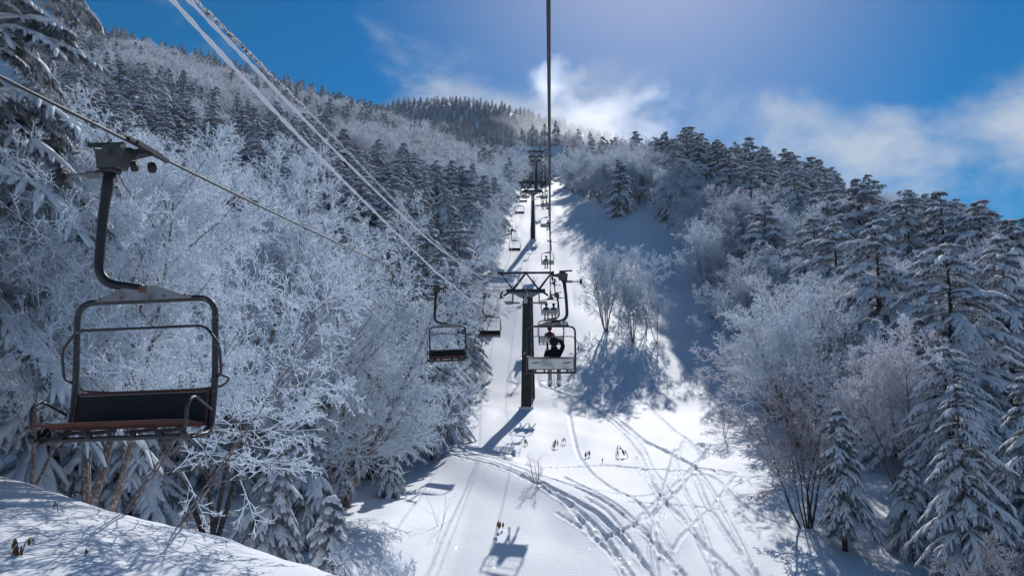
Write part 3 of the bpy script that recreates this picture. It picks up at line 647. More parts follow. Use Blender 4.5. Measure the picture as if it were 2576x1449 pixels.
hS *= np.where(rng.rand(len(pts)) < .18, .6, 1) * np.where((pts[:, 0] > 0) & isS, 1.2, 1)
app = hS / np.hypot(pts[:, 0], pts[:, 1]) * FPX * 1024 / 2576       # height in the picture, in pixels
inview = (u_ > -.76) & (u_ < .72)
stuffS, stuffB = [], []
cnt = {'S': 0, 'B': 0}
for kname, sel, quota in (('S', isS, 262), ('B', ~isS, 280)):
    idx = np.nonzero(sel & inview)[0]; idx = idx[np.argsort(-app[idx])]
    for r_, i in enumerate(idx):
        x, y = pts[i]; rz = rng.rand() * 6.28
        if r_ >= quota: (stuffS if kname == 'S' else stuffB).append((x, y, z[i], hS[i], rz)); continue
        left = x < 0
        ppx = 1385 + x / y * FPX
        if left:
            hz_ = ('behind the nearest empty chair' if ppx < 420 else 'behind the frosted cables' if ppx < 760 else 'above the round birch' if ppx < 1060 else 'beside the lift line')
            vz_ = ('low on the left slope' if y < 62 else 'on the lower left hillside' if y < 105 else 'halfway up the left hillside' if y < 160 else 'high on the left hillside' if y < 235 else 'near the left skyline')
        else:
            hz_ = ('beside the shaded slope' if ppx < 1690 else 'above the pale birch clump' if ppx < 1950 else 'behind the broad purple-brown birch' if ppx < 2250 else 'toward the right picture edge')
            vz_ = ('low in the right wood' if y < 66 else 'midway up the right wood' if y < 105 else 'on the right skyline')
        where = vz_ + ', ' + hz_
        wd = .84 + .48 * rng.rand()
        sz = ('broad ' if wd > 1.16 else 'slim ' if wd < .98 else '') + ('small ' if hS[i] < (6.5 if kname == 'S' else 4.9) else 'tall ' if hS[i] > (9.9 if kname == 'S' else 7.4) else '')
        if kname == 'S':
            lab, grp = sz + 'snow-laden spruce ' + where, sz + 'spruces ' + where
            me = HI_S[i % 4] if app[i] > 46 else LO_S[i % 4]; nat = 8.0; nm_ = 'snowy_spruce'
        else:
            lab, grp = sz + 'frosted birch ' + where, sz + 'birches ' + where
            me = HI_B[(0, 2, 3, 1, 0, 2, 3)[i % 7] if (left or i % 2) else 1] if app[i] > 40 else LO_B[i % 3]; nat = 6.5; nm_ = 'frosted_birch'
        s = hS[i] / nat
        plant(nm_, me, lab, 'tree', x, y, (s * wd, s * wd * (.92 + .16 * rng.rand()), s), rz, grp, -.1, (rng.normal() * .03, rng.normal() * .03))
# the mass of forest too far away to count: one object, trees spread over points
fz = hgt(far[:, 0], far[:, 1]); fm = vnoise(far[:, 0] / 60, far[:, 1] / 60, 51) + .7 * vnoise(far[:, 0] / 14, far[:, 1] / 14, 52)
def forest_mass(name, label, rows):
    """rows: x, y, z, height, turn, kind index"""
    rows = np.array(rows)
    me = bpy.data.meshes.new(name); me.vertices.add(len(rows)); me.vertices.foreach_set('co', rows[:, :3].astype(np.float32).ravel())
    for an, ty, col in (('tree_scale', 'FLOAT', 3), ('tree_turn', 'FLOAT', 4), ('tree_kind', 'INT', 5)):
        a = me.attributes.new(an, ty, 'POINT'); a.data.foreach_set('value', rows[:, col].astype(np.float32 if ty == 'FLOAT' else np.int32))
    o = link(name, me); kind(o, 'stuff'); o['label'] = label; o['category'] = 'forest'
    ng = bpy.data.node_groups.new(name, 'GeometryNodeTree')
    ng.interface.new_socket('Geometry', in_out='INPUT', socket_type='NodeSocketGeometry'); ng.interface.new_socket('Geometry', in_out='OUTPUT', socket_type='NodeSocketGeometry')
    N_, L_ = ng.nodes, ng.links
    gi, go = N_.new('NodeGroupInput'), N_.new('NodeGroupOutput')
    ci = N_.new('GeometryNodeCollectionInfo'); ci.inputs[0].default_value = KINDS_COL; ci.inputs['Separate Children'].default_value = True; ci.inputs['Reset Children'].default_value = True
    ip = N_.new('GeometryNodeInstanceOnPoints'); ip.inputs['Pick Instance'].default_value = True
    def attr(nm, ty):
        q = N_.new('GeometryNodeInputNamedAttribute'); q.data_type = ty; q.inputs[0].default_value = nm; return q.outputs[0]
    cx = N_.new('ShaderNodeCombineXYZ'); L_.new(attr('tree_turn', 'FLOAT'), cx.inputs[2])
    L_.new(gi.outputs[0], ip.inputs['Points']); L_.new(ci.outputs[0], ip.inputs['Instance']); L_.new(attr('tree_kind', 'INT'), ip.inputs['Instance Index'])
    L_.new(cx.outputs[0], ip.inputs['Rotation']); L_.new(attr('tree_scale', 'FLOAT'), ip.inputs['Scale']); L_.new(ip.outputs[0], go.inputs[0])
    md = o.modifiers.new('trees', 'NODES'); md.node_group = ng
    return o
KINDS_COL = bpy.data.collections.new('forest_tree_kinds')
for i, me in enumerate(FAR_S + FAR_B + LO_S[:2] + LO_B[:2]):
    KINDS_COL.objects.link(bpy.data.objects.new('kind_%02d' % i, me))
rows = [(x, y, zz_ - .2, hh / 8.0, rz, 6 + k % 2) for k, (x, y, zz_, hh, rz) in enumerate(stuffS)] + [(x, y, zz_ - .2, hh / 6.5, rz, 8 + k % 2) for k, (x, y, zz_, hh, rz) in enumerate(stuffB)]
for i in range(len(far)):
    s_ = fm[i] < (1.0 if far[i, 0] / far[i, 1] < .0 else .25)
    hh = (6 + 3.5 * rng.rand()) if s_ else (5.5 + 2.5 * rng.rand())
    rows.append((far[i, 0], far[i, 1], fz[i] - .3, hh / (8.0 if s_ else 6.5), rng.rand() * 6.28, rng.randint(3) + (0 if s_ else 3)))
forest_mass('far_forest', 'frosted forest covering the far hillside and mountain', rows)
print('trees', len(pts), 'far', len(rows))

#print('unique tris', sum(sum(len(p.vertices) - 2 for p in m.polygons) for m in bpy.data.meshes if len(m.polygons) < 10) + sum(2 * len(m.polygons) for m in bpy.data.meshes if len(m.polygons) >= 10))
# ------------------------------------------------------------------ chairlift
M['steel_dark'] = mat('dark painted steel', (.018, .019, .023), .5, .3, vary=(6, (.055, .05, .048), .55, .75), bump=(40, .15, .01))
M['steel_mast'] = mat('dark brown mast paint', (.022, .018, .020), .55, .2, vary=(2.5, (.05, .038, .036), .5, .7))
M['galv'] = mat('weathered galvanised steel', (.26, .27, .28), .55, .5, vary=(7, (.13, .12, .115), .45, .7), bump=(30, .15, .01))
M['frame_grey'] = mat('grey chair tube paint', (.038, .041, .048), .45, .35, bump=(50, .2, .01), vary=(22, (.17, .13, .11), .60, .68))
M['grip_grey'] = mat('grey green cast grip', (.065, .068, .065), .6, .25, vary=(8, (.06, .06, .058), .45, .65), bump=(60, .3, .01))
M['wood_red'] = mat('worn red-brown seat slat', (.11, .026, .017), .6, vary=(14, (.06, .022, .018), .4, .65), bump=(30, .2, .01))
M['mesh_black'] = mat('black seat mat', (.012, .012, .014), .75)
M['panel_white'] = mat('scuffed white seat back', (.52, .54, .53), .55, vary=(3.5, (.30, .32, .31), .5, .7))
M['scuff'] = mat('dark scuff on seat back', (.20, .215, .21), .7)
M['rope_steel'] = mat('greasy wire rope', (.035, .036, .042), .6, .3)
M['rubber'] = mat('black rubber tyre', (.015, .015, .016), .7)
M['rust'] = mat('rusty sheave liner', (.22, .085, .035), .75, vary=(12, (.07, .05, .045), .4, .65))
M['plate'] = mat('white sign plate', (.70, .71, .72), .5)
M['ink'] = mat('dark blue sign ink', (.03, .04, .08), .6)
M['red_ink'] = mat('red sign ink', (.45, .05, .07), .6)
M['brass'] = mat('worn bare metal', (.45, .36, .20), .35, .9)
M['rime_cable'] = mat('rime on cable', (.80, .82, .88), .75, bump=(120, .8, .02), spec=.2, transl=.15)

GAUGE = 3.8; Y1, Y2, Y3, Y4 = 57.0, 112.0, 193.0, 214.0
def rx(y): return -0.0135 * np.maximum(np.asarray(y, float) - Y1, 0)
TZ = {Y1: 7.25, Y2: 29.8, Y3: 61.0, Y4: 66.2}
def rz_(y):
    y = np.asarray(y, float); z = 1.95 + .031 * y + .00107 * y * y
    for (a, b, s) in ((Y1, Y2, 1.0), (Y2, Y3, 1.9), (Y3, Y4, .15)):
        t = (y - a) / (b - a); z = np.where(y > a, TZ[a] + (TZ[b] - TZ[a]) * t - 4 * s * t * (1 - t), z)
    return z
TZ[Y1] = float(1.95 + .031 * Y1 + .00107 * Y1 * Y1)

# haul ropes: six laid strands near the camera, plain beyond
def haul_rope(x0, name, label):
    b = MB(); R = .0135
    y = np.arange(-3, 20, .028); a = y / .105 * 2 * math.pi / 1.0
    for k in range(6):
        ph = a / 1.6 + k * math.pi / 3
        b.sweep(np.stack([x0 + R * .62 * np.cos(ph), y, rz_(y) + R * .62 * np.sin(ph)], 1), R * .44, 4)
    yb_ = np.linspace(-14, -2.98, 5); b.sweep(np.stack([x0 + rx(yb_), yb_, rz_(yb_)], 1), R * 1.1, 6)
    y = np.concatenate([np.arange(19.95, Y1, 1.0), np.arange(Y1, Y4 + 6, 1.5)])
    b.sweep(np.stack([x0 + rx(y), y, rz_(y)], 1), R * 1.1, 6)
    return tag(b.build(name, M['rope_steel']), label, 'cable')
haul_rope(0.0, 'haul_rope', 'dark twisted steel rope running straight up above the camera')
haul_rope(-GAUGE, 'haul_rope', 'dark twisted steel rope carrying the empty chairs on the left')

# frosted signal cables between the two ropes
def frost_cable(pts, r, label, mats, seed, fuzz=.35):
    P = []
    for q in pts:
        if len(q) == 3: P.append(np.array(q, float))
        else:
            v = ray(*q); P.append(v * (-1.9 / v[0]))
    P = np.array(P); P = np.concatenate([[P[0] - (P[1] - P[0]) * 6.0], P])
    t = np.concatenate([[0], np.cumsum(np.linalg.norm(np.diff(P, axis=0), axis=1))])
    s = np.arange(0, t[-1], .06)
    Q = np.stack([np.interp(s, t, P[:, k]) for k in range(3)], 1)
    for _ in range(160): Q[1:-1] = (Q[:-2] + 2 * Q[1:-1] + Q[2:]) / 4
    g_ = np.random.RandomState(seed)
    b = MB(); b.sweep(Q, r * (1 + fuzz * (g_.rand(len(Q)) - .5) * 2), 6)
    return tag(b.build('frosted_cable', mats), label, 'cable')
ANCH = (-1.75, 56.4, 7.1)
frost_cable([(432, 0), (560, 142), (700, 292), (860, 452), (1000, 590), (1100, 688), (1180, 752), (1245, 788), (1296, 778), (-1.8, 48, 5.5), (-1.75, 54, 6.5), ANCH], .0125, 'lowest white frosted cable sagging in a loop before the first tower', M['rime_cable'], 1)
frost_cable([(474, 0), (640, 172), (800, 338), (950, 486), (1080, 606), (1170, 674), (1240, 716), (-1.85, 46, 6.4), ANCH], .0115, 'middle white frosted cable of the three crossing the sky', M['rime_cable'], 2)
frost_cable([(490, 0), (640, 150), (800, 304), (920, 430), (1030, 545), (1120, 632), (1200, 690), (-1.85, 42, 6.1), ANCH], .011, 'dark cable with patchy frost above the two white ones', mat('patchy rime on cable', (.70, .72, .78), .8, vary=(45, (.05, .05, .055), .45, .6), bump=(120, .8, .02)), 3, .6)
def span_cable(y0, y1, x0, dz, sag, label):
    y = np.linspace(y0, y1, 60); t = (y - y0) / (y1 - y0)
    z = (rz_(y0) + dz) * (1 - t) + (rz_(y1) + dz) * t - 4 * sag * t * (1 - t)
    b = MB(); b.sweep(np.stack([x0 + rx(y), y, z], 1), .016, 6); return tag(b.build('frosted_cable', M['rime_cable']), label, 'cable')
span_cable(Y1, Y2, -1.95, .1, 1.2, 'thin frosted cable strung between the first and second towers')
span_cable(Y2, Y3, -1.95, .3, 2.0, 'thin frosted cable strung above the second tower')

# --- towers
def sheave_train(parent, side, z, n=4, tilt=.15):
    b = MB(); b.beam((side * 1.9 - .12 * side, -1.0, z - .23 - tilt), (side * 1.9 - .12 * side, 1.0, z - .23 + tilt), .07, .12)
    b.beam((side * 1.75, 0, z - .3), (side * 1.25, 0, z + .02), .12, .14)
    tr_ = b.build('sheave_frame', M['steel_dark'], parent, False)
    for k in range(n):
        yy = -.85 + 1.7 * k / (n - 1)
        w = MB(); w.lathe([(.0, -.05), (.19, -.05), (.19, -.03), (.15, -.015), (.15, .015), (.19, .03), (.19, .05), (0, .05)], (side * 1.9, yy, z - .175 + tilt * yy), 0, 18)
        wo_ = w.build('sheave_wheel', M['steel_dark'], tr_)
        c = MB(); c.lathe([(.0, -.07), (.07, -.07), (.07, .07), (0, .07)], (side * 1.9, yy, z - .175 + tilt * yy), 0, 10); c.build('hub', M['rust'], tr_)
def tower(y, label, base_w, top_w, sign=None, ztop=None):
    x = float(-1.9 + rx(y)); zr = float(rz_(y)); zb = h1(x, y)
    T_ = thing('lift_tower', label, 'lift tower', (x, y, 0))
    zt = zr - .42
    b = MB(); hb, ht = base_w / 2, top_w / 2; z0 = zb - .6
    V = [(-hb, -hb, z0), (hb, -hb, z0), (hb, hb, z0), (-hb, hb, z0), (-ht, -ht, zt), (ht, -ht, zt), (ht, ht, zt), (-ht, ht, zt)]
    b.add(V, [(0, 3, 2, 1), (4, 5, 6, 7), (0, 1, 5, 4), (1, 2, 6, 5), (2, 3, 7, 6), (3, 0, 4, 7)])
    mast = b.build('mast', M['steel_mast'], T_, False)
    if sign == 'figure':                       # leg behind the mast, footed up the slope
        yb_ = 2.3; zq = h1(x + .42, y + yb_) - .4
        rl = MB(); rl.beam((.42, yb_, zq), (.30, .55, zt + .2), .42, .34); rl.build('rear_leg', M['steel_mast'], T_, False)
    lad = MB()
    for s in (-.16, .16): lad.beam((hb + .10, s, zb), (ht + .10, s, zt), .035)
    for zz_ in np.arange(zb + .4, zt, .32):
        f = (zz_ - zb) / (zt - zb); xx = hb + (ht - hb) * f + .10; lad.beam((xx, -.16, zz_), (xx, .16, zz_), .025)
    lad.build('ladder', M['galv'], T_, False)
    hd = MB(); hd.add([(-.42, -.40, zt + .0), (.42, -.40, zt), (.42, .40, zt), (-.42, .40, zt), (-1.0, -.40, zt + .32), (1.0, -.40, zt + .32), (1.0, .40, zt + .32), (-1.0, .40, zt + .32)],
                        [(0, 3, 2, 1), (4, 5, 6, 7), (0, 1, 5, 4), (1, 2, 6, 5), (2, 3, 7, 6), (3, 0, 4, 7)])
    hd.build('mast_head', M['galv'], T_, False)
    ca = MB()
    for s in (-.42, .42): ca.beam((-1.5, s, zt + .48), (1.5, s, zt + .48), .14, .22)
    for xx in (-1.4, -.5, .5, 1.4): ca.beam((xx, -.42, zt + .47), (xx, .42, zt + .47), .1, .14)
    ca.build('crossarm', M['steel_dark'], T_, False)
    for s in (-.42, .42):
        tf = MB(); zc = zr + 1.55 - (.0 if s > 0 else .10); zl = zt + .6
        tf.beam((-2.15, s, zc), (2.15, s, zc), .13, .13)
        for a_, c_ in (((-2.0, s, zc), (-1.0, s, zl)), ((-1.0, s, zl), (0, s, zc)), ((0, s, zc), (1.0, s, zl)), ((1.0, s, zl), (2.0, s, zc))): tf.beam(a_, c_, .115, .10)
        tf.box((0, s, zc), (.32, .14, .16)); tf.box((-2.12, s, zc), (.14, .16, .2)); tf.box((2.12, s, zc), (.14, .16, .2))
        tf.build('lifting_truss', M['steel_dark'], T_, False)
    cw = MB()
    for xx in (-1.9, 1.9): cw.beam((xx * .92, -.42, zr + 1.45), (xx * .92, .42, zr + 1.45), .05)
    cw.build('truss_tie', M['steel_dark'], T_, False)
    for s in (-1, 1):
        wk = MB()
        for q in (-.3, -.1, .1, .3): wk.beam((s * .45 if abs(q) < .2 else s * .5, q, zr - .85), (s * 1.62, q, zr - .85), .06, .05)
        for yy in (-.9, .9): wk.beam((s * 1.62, yy, zr - .85), (s * 1.0, yy, zr - .85), .05, .05)
        for q in (1.2, 1.42, 1.62): wk.beam((s * q, -1.1, zr - .82), (s * q, 1.1, zr - .82), .06, .03)
        wk.build('catwalk', M['galv'], T_, False)
        st = MB()
        for yy in (-.42, .42): st.beam((s * 1.02, yy, zr - .9), (s * 1.02, yy, zt + .42), .09, .09)
        st.build('catwalk_hanger', M['galv'], T_, False)
        tl = .12 if y < 60 else .05
        sheave_train(T_, s, zr, 4 if y < 100 else 4, tl if y > 150 else .3)
        bm_ = MB(); bm_.beam((s * 2.14, -1.15, zr - .62), (s * 2.14, 1.15, zr - .20), .03, .05); bm_.beam((s * 2.14, 0, zr - .42), (s * 1.7, 0, zr - .5), .04); bm_.build('rope_catcher', M['galv'], T_, False)
    if sign:
        yy = -(hb + (ht - hb) * .955) - .012
        zc = zt - (.30 if sign == 'figure' else .75)
        p = MB(); p.box((-.02, yy, zc), (.27, .012, .34) if sign == 'figure' else (.30, .012, .62)); pl = p.build('sign_plate', M['plate'], T_, False)
        s_ = MB(); yf = yy - .009
        if sign == 'figure':
            s_.lathe([(.0, -.002), (.045, -.002), (.045, .002), (0, .002)], (-.02, yf, zc + .09), 1, 14)
            s_.box((-.02, yf, zc + .015), (.11, .004, .09))
            s_.beam((-.05, yf, zc - .02), (-.075, yf, zc - .13), .004, .04); s_.beam((.01, yf, zc - .02), (.035, yf, zc - .13), .004, .04)
            s_.build('pictogram', M['ink'], pl, False)
        else:
            a = np.linspace(0, 2 * math.pi, 25); ring = np.stack([-.02 + .105 * np.cos(a), np.full(25, yf), zc + .12 + .105 * np.sin(a)], 1)
            s_.sweep(ring, .022, 6); s_.beam((-.095, yf, zc + .195), (.055, yf, zc + .045), .006, .03); s_.build('red_ring', M['red_ink'], pl)
            q = MB(); q.box((-.02, yf, zc - .14), (.17, .004, .05)); q.box((-.02, yf, zc - .22), (.13, .004, .04)); q.build('lettering', M['ink'], pl, False)
    ft = MB(); ft.lathe([(hb * 1.5, zb - .5), (hb * 1.5, zb + .02), (hb * 1.2, zb + .09), (0, zb + .10)], (0, 0, 0), 2, 20)
    ft.build('footing_snow', M['snow'], T_)
    return T_
tower(Y1, 'nearest dark steel lift tower with white figure plate on its mast', .80, .50, 'figure')
tower(Y2, 'second dark lift tower with a red-ringed plate under its crossarm', .80, .46, 'ring')
tower(Y3, 'third dark lift tower above the second one', .8, .5)
tower(Y4, 'farthest lift tower at the top of the lit slope', .8, .5)

# --- chairs (origin on the rope, facing +Y)
def make_chair(label):
    o = thing('lift_chair', label, 'chairlift', (0, 0, 0))
    g_ = MB(); g_.add([(.24, -.07, -.16), (.46, -.07, -.16), (.46, .07, -.16), (.24, .07, -.16), (.17, -.08, .02), (.475, -.08, .02), (.475, .08, .02), (.17, .08, .02)],
                      [(0, 3, 2, 1), (4, 5, 6, 7), (0, 1, 5, 4), (1, 2, 6, 5), (2, 3, 7, 6), (3, 0, 4, 7)])
    g_.box((.33, 0, .05), (.18, .12, .04)); g_.box((.33, -.125, -.02), (.05, .02, .05)); g_.box((.33, .125, -.02), (.05, .02, .05))
    gr = g_.build('grip', M['grip_grey'], o, False)
    cl = MB(); cl.box((0, 0, .012), (.052, .44, .045)); cl.box((0, .27, .008), (.04, .16, .034)); cl.box((0, -.27, .008), (.04, .16, .034)); cl.beam((.0, 0, .0), (.20, 0, -.04), .10, .06); cl.build('rope_clamp', M['steel_dark'], gr, False)
    ln = MB(); ln.box((.0, .08, .039), (.034, .18, .008)); ln.box((.0, .40, .020), (.020, .14, .008)); ln.build('clamp_plate', M['galv'], gr, False)
    for yy, xx, zz_, r in ((.20, .06, -.09, .062), (-.16, .05, -.11, .055), (.02, .12, -.15, .05)):
        w = MB(); w.lathe([(0, -.022), (r * .45, -.026), (r * .5, -.02), (r * .9, -.022), (r, -.012), (r, .012), (r * .9, .022), (r * .5, .02), (r * .45, .026), (0, .022)], (xx, yy, zz_), 0, 16); w.build('guide_roller', M['rubber'], gr)
    ax = MB(); ax.sweep(np.array([(.45, 0, -.20), (.84, 0, -.20)]), .018, 8, cap=True); ax.box((.50, 0, -.20), (.18, .06, .06)); ax.build('axle', M['galv'], gr)
    w = MB(); w.lathe([(0, -.03), (.03, -.035), (.035, -.02), (.055, -.024), (.075, -.026), (.082, 0), (.075, .026), (.055, .024), (.035, .02), (.03, .035), (0, .03)], (.83, 0, -.20), 0, 18); w.build('side_wheel', M['rubber'], gr)
    lv = MB(); lv.box((.30, -.02, .085), (.10, .05, .04)); lv.beam((.33, -.02, .085), (.60, -.02, .10), .035, .04); lv.build('lever', M['steel_dark'], gr, False)
    hg = MB(); p = fil([(.36, 0, -.12), (.42, 0, -.55), (.455, 0, -1.24), (.02, 0, -1.315)], .30, 9)
    hg.sweep(p, np.interp(np.linspace(0, 1, len(p)), [0, .15, 1], [.056, .046, .043]), 8, cap=True); hg.box((.36, 0, -.17), (.13, .13, .05)); hg.build('hanger', M['steel_dark'], o)
    br = MB(); br.add([(-.46, -.035, -1.42), (.46, -.035, -1.42), (.46, .035, -1.42), (-.46, .035, -1.42), (-.12, -.035, -1.29), (.16, -.035, -1.29), (.16, .035, -1.29), (-.12, .035, -1.29)],
                      [(0, 3, 2, 1), (4, 5, 6, 7), (0, 1, 5, 4), (1, 2, 6, 5), (2, 3, 7, 6), (3, 0, 4, 7)])
    brk = br.build('top_bracket', M['galv'], o, False)
    bl = MB()
    for xx in (-.40, -.2, .2, .40):
        for s in (-1, 1): bl.lathe([(0, -.044 * s), (.013, -.044 * s), (.013, -.03 * s)], (xx, 0, -1.395), 1, 6)
    bl.box((.0, 0, -1.33), (.07, .085, .06)); bl.build('bracket_bolts', M['rust'], brk, False)
    fr = MB(); X = .655
    fr.sweep(fil([(-X, .52, -2.60), (-X, .50, -2.655), (-X, .02, -2.66), (-X, -.05, -2.20), (-X, -.03, -1.42), (X, -.03, -1.42), (X, -.05, -2.20), (X, .02, -2.66), (X, .50, -2.655), (X, .52, -2.60)], .17, 7), .029, 8, cap=True)
    fr.build('frame', M['frame_grey'], o)
    cb = MB(); cb.sweep(np.array([(-X, .06, -2.665), (X, .06, -2.665)]), .022, 8); cb.beam((-X, .42, -2.64), (X, .42, -2.64), .03, .03)
    cb.build('crossbar', M['frame_grey'], o)
    # restraining bar
    rb = MB(); rb.sweep(fil([(-.67, -.04, -2.16), (-.735, .0, -2.12), (-.735, .05, -1.86), (-.60, .05, -1.685), (.60, .05, -1.685), (.735, .05, -1.86), (.735, .0, -2.12), (.67, -.04, -2.16)], .07, 5), .0135, 6, cap=True)
    rb.build('restraining_bar', M['frame_grey'], o)
    r2 = MB(); r2.sweep(fil([(-.66, -.05, -2.12), (-.77, -.12, -2.16), (-.66, -.20, -2.235), (-.4, -.21, -2.255), (.42, -.21, -2.255), (.66, -.20, -2.235), (.66, -.06, -2.17)], .06, 5), .011, 6, cap=True)
    r2.build('rear_rail', M['frame_grey'], o)
    for s in (-1, 1):
        ar = MB(); ar.sweep(fil([(s * .665, .52, -2.62), (s * .675, .50, -2.36), (s * .675, .38, -2.31), (s * .67, .05, -2.44)], .09, 5), .015, 6, cap=True); ar.build('armrest', M['frame_grey'], o)
    # backrest: white shell of four panels behind, black mat in front, red-brown rim
    bk = MB(); ba = math.radians(10); Rb = np.array([[1, 0, 0], [0, math.cos(ba), -math.sin(ba)], [0, math.sin(ba), math.cos(ba)]])
    c0 = np.array([0, -.015, -2.42])
    bk.box(c0, (1.22, .022, .30), Rb); back = bk.build('backrest', M['panel_white'], o, False)
    for xc, wd in ((-.42, .36), (-.125, .19), (.125, .19), (.42, .36)):
        q = MB(); q.box(c0 + Rb @ np.array([xc, -.016, .01]), (wd, .012, .23), Rb); q.build('back_panel', M['panel_white'], back, False)
    for xc in (-.40, .42):
        q = MB(); a = np.linspace(0, 2 * math.pi, 17)[:-1]; V = np.array([c0 + Rb @ np.array([xc + .13 * math.cos(t_), -.0235, .03 + .03 * math.sin(t_) + .015 * math.cos(t_)]) for t_ in a] + [c0 + Rb @ np.array([xc, -.0235, .03])])
        q.add(V, None, [(16, (k + 1) % 16, k) for k in range(16)]); q.build('scuff_mark', M['scuff'], back, False)
    fm_ = MB(); fm_.box(c0 + Rb @ np.array([0, .018, 0]), (1.20, .014, .27), Rb); fm_.build('back_mat', M['mesh_black'], back, False)
    rm = MB()
    for dz_ in (-.155, .155): rm.box(c0 + Rb @ np.array([0, .008, dz_]), (1.26, .05, .022), Rb)
    for dx_ in (-.615, .615): rm.box(c0 + Rb @ np.array([dx_, .008, 0]), (.022, .05, .29), Rb)
    rm.build('back_rim', M['wood_red'], back, False)
    st = thing_part('seat', o)
    for k in range(5):
        q = MB(); q.box((0, .075 + .104 * k, -2.565 + .012 * k), (1.26, .086, .030)); q.build('seat_slat', M['wood_red'], st, False)
    for xx in (-.42, -.18, .2, .44):
        q = MB(); q.box((xx, .30, -2.597), (.045, .44, .03)); q.box((xx, .44, -2.62), (.04, .04, .05)); q.build('slat_bearer', M['steel_dark'], st, False)
    return o
def thing_part(name, parent):
    o = bpy.data.objects.new(name, None); C.objects.link(o); o.parent = parent; o.empty_display_size = .1; return o
chair0 = make_chair('')
UP = [(20.0, 'occupied lift chair carrying the skier in black, numbered 30'), (39.4, 'lift chair carrying the rider in pink'), (60.5, 'lift chair just past the first tower with riders in blue'),
      (80.5, 'lift chair seen behind the truss with one rider in green'), (100.5, 'lift chair below the second tower carrying one dark rider'), (118.0, 'lift chair with two riders in dark clothes right beside the second tower'),
      (137.0, 'lift chair with riders just above the second tower'), (157.0, 'fourth from the last of the occupied chairs up the slope'), (177.0, 'distant occupied lift chair near the top of the slope')]
DOWN = [(6.6, 'nearest empty lift chair with red-brown slatted seat'), (26.6, 'second empty lift chair beside the round frosted birch'), (46.2, 'third empty lift chair left of the first tower'),
        (87.0, 'empty lift chair hanging above the tower shadow'), (108.5, 'empty lift chair below the second tower'), (128.5, 'empty lift chair level with the second tower crossarm'),
        (148.0, 'empty lift chair just above the second tower'), (168.0, 'highest empty lift chair seen far up the line')]
chairs = {}
first = True
sw = np.random.RandomState(5)
for lst, side in ((UP, 0), (DOWN, 1)):
    for y, lab in lst:
        o = chair0 if first else copy_tree(chair0); first = False
        o.location = (float(rx(y)) - GAUGE * side, y, float(rz_(y))); o.rotation_euler = (0, math.radians(sw.uniform(-1.2, 1.2)) if y > 30 else (math.radians(2.2) if side else 0), math.pi * side)
        tag(o, lab, 'chairlift', 'occupied chairs going up' if not side else 'empty chairs coming down'); chairs[(side, y)] = o
# number plate on the nearest occupied chair
c = chairs[(0, 20.0)]
p = MB(); p.add([(.22, -.062, -1.42), (.50, -.062, -1.42), (.50, -.05, -1.42), (.22, -.05, -1.42), (.27, -.062, -1.28), (.44, -.062, -1.28), (.44, -.05, -1.28), (.27, -.05, -1.28)], [(0, 3, 2, 1), (4, 5, 6, 7), (0, 1, 5, 4), (1, 2, 6, 5), (2, 3, 7, 6), (3, 0, 4, 7)])
pb = p.build('plate_holder', M['steel_dark'], c, False)
p = MB(); p.box((.355, -.072, -1.325), (.165, .012, .10)); npl = p.build('number_plate', M['plate'], pb, False)
fc = bpy.data.curves.new('number', 'FONT'); fc.body = '30'; fc.size = .105; fc.align_x = 'CENTER'; fc.align_y = 'CENTER'; fc.extrude = .002; fc.offset = .004
fo = bpy.data.objects.new('number', fc); C.objects.link(fo)
bpy.context.view_layer.update()
me = bpy.data.meshes.new_from_object(fo.evaluated_get(bpy.context.evaluated_depsgraph_get())); bpy.data.objects.remove(fo)
me.materials.clear(); me.materials.append(M['ink'])
nb_ = link('number', me, npl); nb_.location = (.355, -.081, -1.325); nb_.rotation_euler = (math.radians(90), 0, 0)
